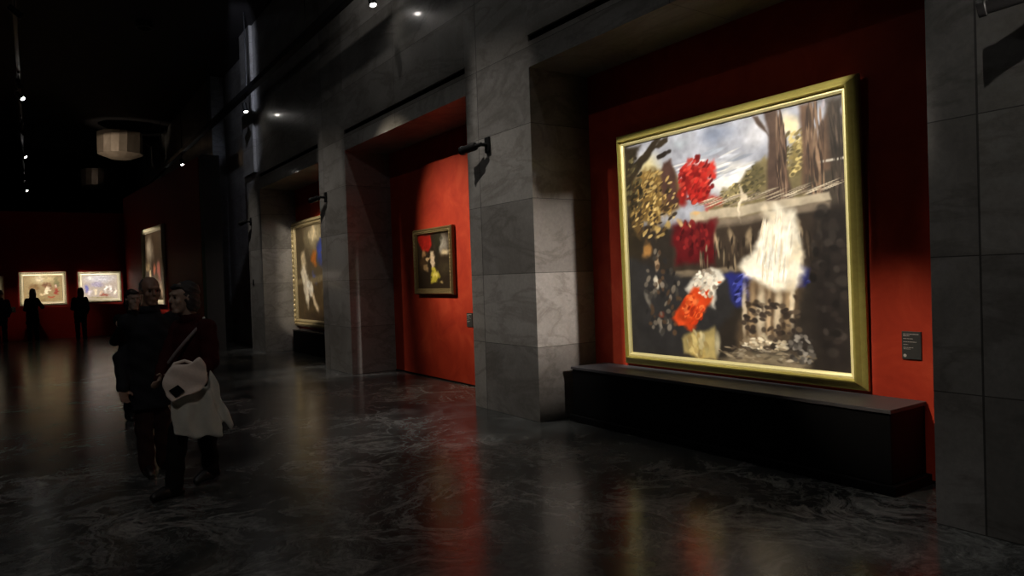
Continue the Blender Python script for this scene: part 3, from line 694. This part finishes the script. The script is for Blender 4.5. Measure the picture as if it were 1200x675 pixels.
p = picture((1.965, 27.935, 1.67), (0, -1, 0), 'lavender and white painting in a thick cream frame, right of the tan one')
frame_bm(1.27, 1.04, [(0, 0), (0, .05), (.03, .08), (.07, .06), (.10, .065), (.12, .03), (.125, 0)]).build('frame', M['cream_gold'], p)
carved_band(1.27, 1.04, .03, .07, .03, .3).build('carving', M['ornate'], p, smooth=True)
canvas(p, 1.03, .80, .03, paint(PAINT_6, (176, 162, 150), 90, 75, 31, 1.2))
p = picture((-1.3, 27.935, 1.68), (0, -1, 0), 'pale painting at the left edge of the photo, behind the visitor half out of frame')
frame_bm(1.2, .86, [(0, 0), (0, .05), (.03, .08), (.07, .06), (.11, .03), (.115, 0)]).build('frame', M['cream_gold'], p)
canvas(p, .98, .64, .03, paint(PAINT_6[:6], (190, 180, 160), 60, 45, 41, 1.4))

# ------------------------------------------------------------------ plinth, labels, plate
t = thing('display_plinth', (0, 0, 0), 'long low black plinth under the largest painting', 'plinth')
MB().box(4.72, XR - .014, 2.50, 5.86, 0.07, .55).build('body', M['black'], t, bevel=.006)
MB().box(4.705, XR - .014, 2.49, 5.87, .55, .578).build('top', M['plinth_top'], t, bevel=.004)
MB().box(4.69, XR - .014, 2.46, 5.89, 0, .07).build('base', M['black'], t, bevel=.005)
t = thing('display_plinth', (0, 0, 0), 'low black plinth under the tall painting in the far bay', 'plinth')
MB().box(4.95, XR - .014, 12.8, 16.3, 0, .48).build('body', M['black'], t, bevel=.006)
MB().box(4.94, XR - .014, 12.79, 16.31, .48, .51).build('top', M['plinth_top'], t, bevel=.004)

def wall_label(loc, normal, w, h, label, icon):
    t = thing('wall_label', (0, 0, 0), label, 'label', 'wall labels beside paintings'); t.matrix_world = wall_matrix(loc, normal)
    MB().box(-w / 2, w / 2, -h / 2, h / 2, 0, .012).build('plate', M['plate'], t, bevel=.002)
    r = random.Random(5); b = MB()
    for row, (L, th) in enumerate([(.86, .030), (.34, .026), (.55, .022), (.74, .022), (.26, .020), (.58, .022), (.40, .018)]):
        y = h / 2 - h * (.10, .16, .26, .375, .475, .58, .63)[row]; x = -w / 2 + w * .09; end = x + L * w * .92
        while x < end - .002:
            ln = min(end - x, w * r.uniform(.06, .17)); b.box(x, x + ln, y - th * h / 2 * .8, y + th * h / 2 * .8, .0115, .0127); x += ln + w * .02
    b.build('lettering', M['print'], t)
    if icon: MB().tube((-w / 2 + w * .16, -h / 2 + h * .13, .0115), (-w / 2 + w * .16, -h / 2 + h * .13, .013), h * .055, n=20).build('icon', M['print'], t)
    return t
wall_label((XR, 2.585, .965), (-1, 0, 0), .135, .20, 'dark wall label with pale print beside the largest painting', True)
wall_label((XR, 8.75, .95), (-1, 0, 0), .16, .20, 'dark wall label at the right edge of the bright red bay wall', False)
wall_label((-.49, 27.95, 1.02), (0, -1, 0), .14, .18, 'small wall label on the far wall beside the tan painting', False)
t = thing('wall_plate', (XF, 17.42, 1.62), 'small dark plate on the furthest marble pillar', 'plate')
MB().box(-.012, 0, -.05, .05, -.07, .07).build('plate', M['metal'], t, bevel=.003)
MB().tube((-.012, 0, .0), (-.02, 0, 0), .015, n=12).build('button', M['plate'], t)

# ------------------------------------------------------------------ visitors
def person(loc, label, J, skin, top, legs, shoe, hair, hair_style, voxel=.010, hem=None, cloth='jacket', group=None, seed=0):
    """J: joints in a frame whose x runs across the view, y away from it, z up"""
    d = V((loc[0], loc[1], 0)).normalized()
    t = thing('person', loc, label, 'person', group, rot=(0, 0, math.atan2(-d.x, d.y)))
    g = {k: V(q) for k, q in J.items()}
    f = g['face'].normalized(); s = f.cross(V((0, 0, 1))).normalized(); u = s.cross(f).normalized()
    bf = V((g['body'].x, g['body'].y, 0)).normalized(); bs = bf.cross(V((0, 0, 1))).normalized()
    c = g['head']; ax = (s, f, u); H = lambda a, b_, e: c + s * a + f * b_ + u * e
    b = MB()
    b.ell(H(0, -.012, .028), (.073, .093, .088), ax); b.ell(H(0, .030, -.045), (.056, .060, .080), ax)
    b.capsule(H(-.018, .066, -.100), H(.018, .066, -.100), .022, .022)
    b.capsule(H(0, .090, .012), H(0, .106, -.024), .008, .0125); b.capsule(H(-.034, .080, .030), H(.034, .080, .030), .013, .013)
    for k in (-1, 1):
        b.ell(H(k * .040, .062, -.028), (.024, .022, .026), ax); b.ell(H(k * .076, -.008, -.010), (.010, .021, .032), ax)
    b.ell(H(0, .088, -.060), (.024, .010, .007), ax); b.ell(H(0, .086, -.073), (.020, .010, .008), ax)
    b.capsule(H(0, -.02, -.07), g['neck'] - V((0, 0, .03)), .052, .058)
    ch, pe = g['chest'], g['pelvis']
    b.loft([(pe - V((0, 0, .10)), .11, .08), (pe, .145, .10), (pe.lerp(ch, .5), .125, .09), (ch, .15, .10), (ch + V((0, 0, .10)), .13, .08), (ch.lerp(g['neck'], .85), .06, .05)], bs, bf)
    for k in 'LR':
        b.capsule(g['sh' + k], g['el' + k], .048, .040); b.capsule(g['el' + k], g['wr' + k], .038, .027)
        hd = (g['hand' + k] - g['wr' + k]).normalized(); w = g['wr' + k]
        side = hd.cross(bf if abs(hd.dot(bf)) < .8 else V((0, 0, 1))).normalized(); pn = side.cross(hd).normalized()
        if (pn.dot(bs) > 0) == (k == 'L'): pn = -pn
        b.ell(w + hd * .05, (.040, .016, .052), (side, pn, hd))
        for i, (off, ln) in enumerate(((-.028, .068), (-.010, .078), (.009, .073), (.027, .056))):
            p0 = w + hd * .085 + side * off; p1 = p0 + (hd + pn * .25).normalized() * ln * .5; p2 = p1 + (hd + pn * .9).normalized() * ln * .5
            b.capsule(p0, p1, .0095, .0088, 8, 2); b.capsule(p1, p2, .0088, .0078, 8, 2)
        sg = -1
        p0 = w + hd * .03 + side * sg * .034; p1 = p0 + (hd * .7 + side * sg * .7 + pn * .3).normalized() * .035; p2 = p1 + (hd + pn * .5).normalized() * .03
        b.capsule(p0, p1, .012, .011, 8, 2); b.capsule(p1, p2, .0105, .009, 8, 2)
        b.capsule(g['hip' + k], g['kn' + k], .075, .052); b.capsule(g['kn' + k], g['an' + k], .05, .036)
        td = g['toe' + k] - g['an' + k]; b.capsule(g['an' + k] - V((0, 0, .03)), g['an' + k] + td * .75, .034, .026)
    b.blend('body', skin, t, min(voxel, .0085), 3)
    if voxel < .012:
        for k in (-1, 1): MB().ell(H(k * .031, .079, .004), (.011, .008, .007), ax, 12, 8).build('eye', M['eye'], t, smooth=True)
    # top garment
    hm = hem if hem is not None else pe.z - .12
    wob = lambda co: .006 * np.sin(co[:, 2] * 38 + 9 * co[:, 0] + seed) * np.sin(co[:, 0] * 21 + co[:, 1] * 17 + co[:, 2] * 9 + seed)
    b = MB()
    lo = V((pe.x, pe.y, hm)); fl = (pe.z - hm)
    b.loft([(lo, .175 + .06 * fl, .135 + .05 * fl), (lo.lerp(pe, .6), .18, .14), (pe + V((0, 0, .06)), .172, .135), (pe.lerp(ch, .55), .165, .13), (ch, .185, .14),
            (ch + V((0, 0, .08)), .175, .12), (ch.lerp(g['neck'], .75), .10, .085), (g['neck'] + V((0, 0, .0)), .068, .066), (g['neck'] + V((0, 0, .035)), .064, .062)], bs, bf)
    for k in 'LR':
        b.capsule(ch + (g['sh' + k] - ch) * .55, g['sh' + k], .075, .075); b.capsule(g['sh' + k], g['el' + k], .074, .062); b.capsule(g['el' + k], g['wr' + k], .061, .046)
    o = b.blend(cloth, top, t, voxel, 5, wob)
    if voxel < .012:
        c2 = MB()
        c2.loft([(g['neck'] - V((0, 0, .03)), .085, .08), (g['neck'] + V((0, 0, .03)), .074, .07), (g['neck'] + V((0, 0, .03)), .064, .06), (g['neck'] - V((0, 0, .03)), .07, .065)], bs, bf)
        c2.build('collar', top, o, smooth=True)
    # trousers and shoes
    b = MB()
    b.loft([(pe - V((0, 0, .16)), .13, .10), (pe - V((0, 0, .04)), .155, .115), (pe + V((0, 0, .06)), .145, .105)], bs, bf)
    for k in 'LR':
        b.capsule(g['hip' + k], g['kn' + k], .098, .075); b.capsule(g['kn' + k], g['an' + k] + V((0, 0, -.02)), .073, .062)
    b.blend('trousers', legs, t, voxel, 4, wob)
    for k in 'LR':
        an, toe = g['an' + k], g['toe' + k]; td = (toe - an); b = MB()
        heel = an - td * .28; heel.z = an.z - .045
        b.capsule(heel, toe.lerp(an, .35) - V((0, 0, .0)), .040, .040); b.capsule(toe.lerp(an, .5), toe, .042, .032); b.capsule(an, an - V((0, 0, .05)), .046, .044)
        b.blend('shoe', shoe, t, voxel, 2)
    # hair
    b = MB()
    if hair_style == 'bob':
        b.ell(H(0, -.034, .036), (.086, .094, .090), ax); b.ell(H(0, -.065, -.045), (.080, .055, .085), ax)
        for k in (-1, 1): b.ell(H(k * .066, -.028, -.035), (.026, .046, .085), ax)
        b.ell(H(0, .040, .080), (.062, .045, .024), ax)
    elif hair_style == 'short':
        b.ell(H(0, -.040, .030), (.079, .076, .080), ax)
        for k in (-1, 1): b.ell(H(k * .062, -.02, .010), (.020, .045, .040), ax)
    else:
        b.ell(H(0, -.026, .036), (.084, .092, .090), ax); b.ell(H(0, -.075, -.09), (.085, .05, .15), ax)
        for k in (-1, 1): b.ell(H(k * .066, -.03, -.07), (.030, .05, .13), ax)
    b.blend('hair', hair, t, voxel, 2, lambda co: .003 * np.sin(co[:, 2] * 150 + co[:, 0] * 90))
    return t, g, (bs, bf)

def J(head, neck, face, body, chest, pelvis, shw, el, wr, hand, kn, an, toe, hipw=.085):
    bf = V((body[0], body[1], 0)).normalized(); bs = bf.cross(V((0, 0, 1)))
    q = dict(head=head, neck=neck, face=face, body=body, chest=chest, pelvis=pelvis)
    for k, sg in (('L', -1), ('R', 1)):
        q['sh' + k] = V(chest) + V((0, 0, .10)) + bs * sg * shw; q['hip' + k] = V(pelvis) - V((0, 0, .06)) + bs * sg * hipw
    for nm, pr in (('el', el), ('wr', wr), ('hand', hand), ('kn', kn), ('an', an), ('toe', toe)):
        q[nm + 'L'], q[nm + 'R'] = pr
    return q

# woman in maroon, walking to the left
WL = (.93, 5.88, 0)
jw = J((.030, -.02, 1.478), (.075, .01, 1.315), (-.90, -.42, -.06), (-.80, -.60), (.090, .01, 1.135), (.075, .02, .86), .155,
       [(.20, -.18, .98), (-.10, .02, 1.0)], [(.03, -.27, .90), (-.145, -.13, .89)], [(-.05, -.29, .90), (-.16, -.22, .86)],
       [(-.045, -.10, .46), (.155, .10, .46)], [(-.085, -.12, .075), (.185, .17, .105)], [(-.215, -.205, .036), (.075, .085, .040)])
w, gw, (ws, wf) = person(WL, 'woman in a dark maroon jacket walking left, pale bag and coat on her arm', jw, M['skin_pale'], M['maroon'], M['blackcloth'], M['leather'], M['hair_dark'], 'bob', seed=1, cloth='jacket')
# cross-body strap lying on the jacket
b = MB()
pth = [(.155, -.075, 1.275), (.10, -.150, 1.225), (.03, -.175, 1.15), (-.035, -.160, 1.07), (-.085, -.13, 1.0)]
for p0, p1 in zip(pth[:-1], pth[1:]): b.capsule(p0, p1, .013, .013, 10, 2)
b.build('bag_strap', M['strap'], w, smooth=True)
MB().ell((.165, -.10, 1.315), (.010, .008, .010), n=10, m=6).build('button', M['print'], w, smooth=True)

def slab(poly, y, th):
    """outline in x,z at depth y, given real thickness"""
    m = MB(); n = len(poly)
    return m.rings([[(x, y - th / 2 + dy, z) for x, z, dy in poly], [(x, y + th / 2 + dy, z) for x, z, dy in poly]])
def carried(name, label, cat):
    d0 = V((WL[0], WL[1], 0)).normalized()
    return thing(name, WL, label, cat, rot=(0, 0, math.atan2(-d0.x, d0.y)))
t = carried('tote_bag', 'pale canvas bag with a black diamond patch held against the woman in maroon', 'bag')
poly = [(-.112, .955, .02), (-.06, 1.00, .01), (.06, 1.015, 0), (.118, 1.045, 0), (.158, .99, .01), (.172, .93, .03), (.165, .86, .03), (.13, .815, .02), (.05, .79, 0), (-.02, .765, 0), (-.068, .752, 0), (-.108, .79, .01), (-.135, .86, .02)]
m = slab(poly, -.415, .056)
m.blend('body', M['bag'], t, .009, 14, lambda co: .007 * np.sin(co[:, 0] * 34 + co[:, 2] * 22) * np.sin(co[:, 2] * 27 - co[:, 0] * 9))
b = MB(); b.rings([[(-.088, -.447, .832), (-.028, -.455, .868), (.012, -.455, .822), (-.046, -.449, .778)], [(-.088, -.425, .832), (-.028, -.430, .868), (.012, -.430, .822), (-.046, -.425, .778)]])
b.build('diamond_patch', M['black'], t)
b = MB()
pth = [(-.075, -.415, .97), (-.045, -.40, 1.015), (.02, -.395, 1.03), (.07, -.41, 1.01)]
for p0, p1 in zip(pth[:-1], pth[1:]): b.capsule(p0, p1, .010, .010, 8, 2)
b.build('handle', M['bag'], t, smooth=True)
t = carried('folded_coat', 'pale grey coat draped over the forearm of the woman in maroon, hanging below the bag', 'coat')
m = slab([(-.075, .76, 0), (.02, .80, 0), (.13, .83, 0), (.175, .80, 0), (.205, .70, .01), (.245, .60, .02), (.268, .50, .03), (.262, .435, .04), (.20, .452, .02), (.10, .452, 0), (.0, .470, -.01), (-.062, .500, -.02), (-.080, .62, -.01)], -.300, .065)
m.add(*(lambda q: (q.v, q.f))(slab([(.185, .945, 0), (.215, .90, 0), (.250, .82, .01), (.255, .735, .02), (.29, .64, .03), (.330, .505, .05), (.315, .485, .05), (.25, .58, .03), (.19, .68, .02), (.165, .80, 0)], -.285, .060)))
m.blend('coat_body', M['coat'], t, .009, 10, lambda co: .010 * np.sin(co[:, 0] * 46 + co[:, 2] * 9 + np.sin(co[:, 2] * 14) * 1.4) * np.clip((.85 - co[:, 2]) * 4, 0.1, 1))

# man behind her, in a long dark coat
ML = (.80, 6.62, 0)
jm = J((.030, 0, 1.535), (.020, .03, 1.375), (.30, -.94, -.12), (.35, -.93), (.012, .03, 1.18), (-.01, .03, .90), .175,
       [(-.205, .02, .99), (.235, .05, 1.0)], [(-.20, -.10, .75), (.20, -.10, .78)], [(-.19, -.15, .67), (.18, -.16, .70)],
       [(-.06, .0, .48), (.075, .06, .48)], [(-.045, -.03, .08), (.085, .11, .08)], [(-.02, -.20, .04), (.14, -.05, .04)])
person(ML, 'balding man in a long black coat walking just behind the woman in maroon', jm, M['skin'], M['navy'], M['brown_trousers'], M['leather'], M['hair_grey'], 'short', hem=.56, seed=4, cloth='coat')
# visitor further back, mostly hidden by the man
PL = (.90, 9.5, 0)
jp = J((.10, 0, 1.43), (.10, .02, 1.27), (.3, -.95, -.05), (.2, -.98), (.10, .03, 1.09), (.10, .03, .84), .15,
       [(-.10, -.06, .95), (.29, .02, .92)], [(-.04, -.20, 1.10), (.28, -.12, .76)], [(-.01, -.26, 1.19), (.27, -.18, .70)],
       [(.03, .0, .46), (.19, .02, .46)], [(.02, .02, .08), (.20, .03, .08)], [(.04, -.14, .04), (.23, -.13, .04)])
person(PL, 'visitor in black seen between the man in the black coat and the lavender painting', jp, M['skin_pale'], M['blackcloth'], M['blackcloth'], M['leather'], M['hair_dark'], 'bob', voxel=.0125, seed=8, hem=.62, cloth='coat')
# three visitors standing at the far wall, seen from behind
def viewer(loc, label, h, hair, cl, gr, tw=0., wide=1., seed=0, hem=.6, arm=False):
    k = h / 1.70
    f = (.25 * math.sin(tw * 9), math.cos(tw), -.04)
    S = lambda a: tuple(q * k for q in a)
    el = [(-.23 * wide, .04, 1.02), (.23 * wide, .04, 1.02)]; wr = [(-.17, .20, 1.0), (.19 * wide, .16, .86)]; hd = [(-.09, .25, 1.02), (.16, .24, .86)]
    if arm: el[1] = (.27, .06, 1.08); wr[1] = (.16, .24, 1.20); hd[1] = (.10, .27, 1.27)
    j = J(S((.02, .02, 1.56)), S((.01, 0, 1.40)), f, (tw, 1), S((0, 0, 1.21)), S((0, 0, .93)), .17 * k * wide,
          [S(q) for q in el], [S(q) for q in wr], [S(q) for q in hd],
          [S((-.09, .02, .49)), S((.09, .03, .49))], [S((-.085, 0, .08)), S((.10, .03, .08))], [S((-.10, .17, .04)), S((.14, .19, .04))])
    person(loc, label, j, M['skin'], M[cl], M['blackcloth'], M['leather'], M['hair_dark'], hair, voxel=.0118, hem=hem * k, seed=seed, cloth='coat', group=gr)
GV = 'visitors standing at the far wall'
viewer((.02, 26.9, 0), 'visitor in black standing in front of the tan painting on the far wall', 1.70, 'long', 'blackcloth', GV, .5, .8, 2, .55, True)
viewer((1.26, 25.9, 0), 'visitor with long dark hair standing in front of the lavender painting', 1.68, 'long', 'blackcloth', GV, -.15, .9, 3, .75)
viewer((-.79, 26.6, 0), 'visitor in black half cut off by the left edge of the photo', 1.69, 'short', 'navy', GV, .1, 1.05, 6, .7)

# ------------------------------------------------------------------ the lamps of the room, with added fill lamps
P = 1.0
GROUP = lambda *a: a
def beam(power, angle, blend=.3, **k): return dict(power=power * P, angle=angle, blend=blend, **k)
warm = (1, .87, .70)
wall_spot(1.40, 'spotlight on the nearest pillar, cut by the right edge of the photo', z=2.93)
wall_spot(6.86, 'spotlight on the pillar between the largest and the small painting')
wall_spot(12.25, 'spotlight on the pillar between the bright red bay and the far bay', .10,
    [((4.75, 16.57, 1.4), beam(60, 50, .9, color=(1, .93, .88)))])
wall_spot(17.42, 'spotlight on the furthest pillar, beyond the tall painting')
wall_spot(-.35, 'spotlight on the marble wall beside the viewer', .235,
    [((4.63, 6.03, 1.42), beam(1500, 40, .2, color=(1, .89, .81), shutters=(.052, .20, .13, 0, 0, .008)))])
# --- middle track
track_lamp(XT_L, 3.9, ZT_L, (5.1, 4.2, 1.8), 'lamp on the middle track aimed at the largest painting', G_L,
    [((5.1, 4.2, 1.8), beam(2700, 50, .1, color=(1, .94, .82), shutters=(.205, .150, .014, .13, .014))),
     ((5.2, 2.6, .60), beam(1200, 13, 1, color=(1, .85, .65)))])
track_lamp(XT_L, 10.86, ZT_L, (5.2, 8.9, 1.5), 'lamp on the middle track aimed at the bright red bay', G_L,
    [((5.2, 9.1, 2.2), beam(1500, 24, 1, color=(1, .86, .66))), ((5.2, 8.7, 1.2), beam(800, 32, 1, color=(1, .82, .60)))], lens=False)
track_lamp(XT_L, 13.4, ZT_L, (5.2, 13.5, 1.8), 'lamp on the middle track aimed at the tall painting', G_L,
    [((5.2, 15.2, 1.8), beam(1300, 40, .1, color=warm, shutters=(.22, .15, .02, .13, .014)))], lens=False)
track_lamp(XT_L, 19.1, ZT_L, (3, 16.5, 2), 'uppermost lit lamp in the row at the upper left of the photo', G_L,
    [((.35, 27.95, 1.67), beam(5000, 40, .2, color=warm, shutters=(.070, .055, .015)))])
track_lamp(XT_L, 27.3, ZT_L, (3, 25.5, 3), 'second lit lamp down in the row at the upper left of the photo', G_L, [])
track_lamp(XT_L, 32.5, ZT_L, (2.0, 30.0, 1.2), 'faint lamp between the lit ones in the row at the upper left', G_L, [], lens=False)
track_lamp(XT_L, 36.4, ZT_L, (3, 34, 3.5), 'lowest lit lamp in the row at the upper left of the photo', G_L, [])
track_lamp(XT_L, 23.3, ZT_L, (3.0, 23.3, 2.2), 'lamp on the middle track aimed at the narrow far painting', G_L,
    [((3.1, 23.3, 2.2), beam(1500, 60, .3, color=warm, shutters=(.27, .165, .02, .2, .015))), ((3.1, 22.5, 1.6), beam(8, 70, 1, color=warm))], lens=False)
track_lamp(XT_L, 18.0, ZT_L, (1.97, 27.9, 1.7), 'lamp on the middle track aimed at the lavender painting', G_L,
    [((1.965, 27.95, 1.67), beam(6500, 40, .2, color=(1, .93, .84), shutters=(.062, .047, .012)))], lens=False)
track_lamp(XT_L, 22.4, ZT_L, (-1, 27.9, 1.5), 'lamp on the middle track washing the far red wall', G_L,
    [((-1.3, 27.95, 1.68), beam(2200, 12, .3, color=warm, shutters=(.075, .05, .02))), ((.95, 27.95, .8), beam(140, 16, 1, color=(1, .8, .55))), ((-.5, 27.95, .9), beam(120, 12, 1, color=(1, .8, .55)))], lens=False)
# --- wall-side track
track_lamp(XT_R, 9.2, ZT_R, (4.35, 8.0, 2), 'lit lamp on the wall-side track, high above the middle bay', G_R, [])
track_lamp(XT_R, 16.2, ZT_R, (4.35, 15.0, 1.8), 'lit lamp on the wall-side track beside the tall pilaster', G_R, [])
track_lamp(XT_R, 24.1, ZT_R, (4.35, 22, 1.8), 'lit lamp on the wall-side track, above the partition', G_R, [])
track_lamp(XT_R, 27.7, ZT_R, (4.2, 26, 1.8), 'furthest lit lamp on the wall-side track', G_R, [])
track_lamp(3.0, 12.6, CEIL - .25, (4.34, 17.2, 6.0), 'added lamp high in the hall to wash the tall pilaster', G_R,
    [((4.34, 17.22, 6.0), beam(330, 60, .2, color=(.74, .80, 1), shutters=(.085, .42, .03)))], lens=False)  # added source for the cool strip of light on the pilaster
t = thing('fill_uplight', (1.7, 28.1, 4.2), 'small black uplight on top of the far red wall, added to light the nearest drum', 'fill_uplight')
MB().lathe([(.10, 0), (.10, .02), (.06, .03), (.055, .16), (.045, .16), (.04, .10)]).build('housing', M['metal'], t)
bpy.context.view_layer.update()
spot(t, (1.7, 28.1, 4.42), (2.80, 28.8, 6.75), 60, 50, .6, (1, .86, .70), .03)  # added lamp that brightens the underside of the drum
track_lamp(-.9, 24.0, 6.1, (2.75, 28.9, 6.7), 'added lamp high in the hall to light the nearest brass drum', G_R,
    [((2.85, 28.9, 6.75), beam(330, 40, .5, color=(1, .86, .70), shutters=(.14, .075, .02)))], lens=False)  # added lamp that brightens the side of the drum
track_lamp(1.2, 35.5, CEIL - .3, (2.74, 38.2, 6.7), 'added lamp high in the hall to light the second drum', G_R,
    [((2.74, 38.2, 6.8), beam(2.5, 30, .5, color=(1, .85, .75)))], lens=False)  # added faint lamp for the second drum
# --- downlights high on the ceiling, one before each pillar; the rest are added fill
def downlight(x, y, label, target, power, ang=75, color=(1, .95, .89), shutters=None):
    t = thing('ceiling_downlight_or_fill', (x, y, CEIL), label, 'downlight', 'dim downlights on the ceiling')
    MB().lathe([(.17, 0), (.18, -.01), (.18, -.16), (.15, -.16), (.14, -.03)], n=28).build('housing', M['metal'], t)
    bpy.context.view_layer.update()
    spot(t, (x, y, CEIL - .17), target, power, ang, 1, color, .05, shutters)
downlight(1.5, 1.0, 'dim downlight before the nearest pillar', (4.4, 1.1, 1.0), 170, 80, (1, .95, .89), (.22, .34, .2, 0, 0, .05))
downlight(1.7, 7.0, 'dim downlight before the pillar left of the largest painting', (4.35, 6.6, 1.1), 620, 70, (1, .93, .85), (.165, .34, .2, 0, 0, .05))
downlight(1.7, 12.4, 'dim downlight before the pillar left of the bright red bay', (4.35, 12.0, 1.1), 430, 70, (1, .92, .83), (.165, .34, .2, 0, 0, .05))
downlight(2.3, 17.6, 'dim downlight before the furthest pillar', (4.4, 17.2, 1.5), 420, 26, (1, .93, .85), (.13, .34, .2, 0, 0, .05))
downlight(-2.2, -3.5, 'added fill lamp behind the viewer, turned to the couple', (.6, 5.8, 1.0), 300, 36, (1, .89, .81))  # added unseen fill that brightens the couple and the bag
downlight(3.2, 9.3, 'added fill lamp close to the marble wall above the middle bay', (4.3, 9.3, 3.5), 45, 140)  # added fill for the wall over the middle bay
downlight(3.2, 4.0, 'added fill lamp close to the marble wall above the nearest bay', (4.3, 4.0, 3.5), 30, 140)  # added fill for the wall over the nearest bay
downlight(-2.4, 6.0, 'added fill lamp on the left of the hall', (2.0, 8.0, 2.0), 50, 130, (.95, .97, 1))  # added unseen general fill for the hall
for k, (x, y, z, tg) in enumerate([(-2.8, 17.6, 7.3, (4.4, 6.68, 3.73)), (-2.42, 13.77, 7.4, (4.4, 5.4, 3.88))]):
    t = thing('ceiling_spotlight', (x, y, CEIL), ['lit spotlight high on the ceiling, mirrored in the pillar', 'lit spotlight high on the ceiling, mirrored above the nearest bay'][k], 'spotlight', 'spotlights high on the ceiling')
    c = V((0, 0, z - CEIL)); d = (V(tg) - V((x, y, z))).normalized()
    MB().tube((0, 0, 0), (0, 0, z - CEIL), .015, n=10).build('stem', M['metal'], t)
    MB().lathe([(.05, -.16), (.07, -.14), (.075, .05), (.075, .10), (.062, .10), (.06, .07)], origin=c, axis=d).build('lamp_head', M['metal'], t)
    MB().lathe([(.06, .07), (.055, .09), (.03, .11), (.005, .115)], origin=c, axis=d).build('lens', M['lens'], t, smooth=True)

# ------------------------------------------------------------------ camera
cam = bpy.data.cameras.new('camera'); co = bpy.data.objects.new('camera', cam); COL.objects.link(co)
cam.sensor_width = 36; cam.sensor_fit = 'HORIZONTAL'; cam.lens = 830 / 1200 * 36
yaw, pitch, roll = (math.radians(q) for q in (34.18757, -.90457, 1.89007))
fw = V((math.sin(yaw) * math.cos(pitch), math.cos(yaw) * math.cos(pitch), math.sin(pitch)))
r0 = V((math.cos(yaw), -math.sin(yaw), 0)); u0 = r0.cross(fw)
r = math.cos(roll) * r0 - math.sin(roll) * u0; u = math.sin(roll) * r0 + math.cos(roll) * u0
co.matrix_world = Matrix((r, u, -fw)).transposed().to_4x4(); co.location = (0, 0, 1.55)
cam.clip_start = .05; cam.clip_end = 200
SC.camera = co
w = bpy.data.worlds.new('world'); SC.world = w; w.use_nodes = True
w.node_tree.nodes['Background'].inputs[0].default_value = (0, 0, 0, 1)
vs = SC.view_settings; SC.display_settings.display_device = 'sRGB'
vs.view_transform = 'Standard'; vs.look = 'None'; vs.exposure = 0; vs.gamma = 1; vs.use_curve_mapping = False
SC.cycles.use_denoising = True
SC.cycles.max_bounces = 6; SC.cycles.sample_clamp_indirect = 3
bpy.context.view_layer.update()
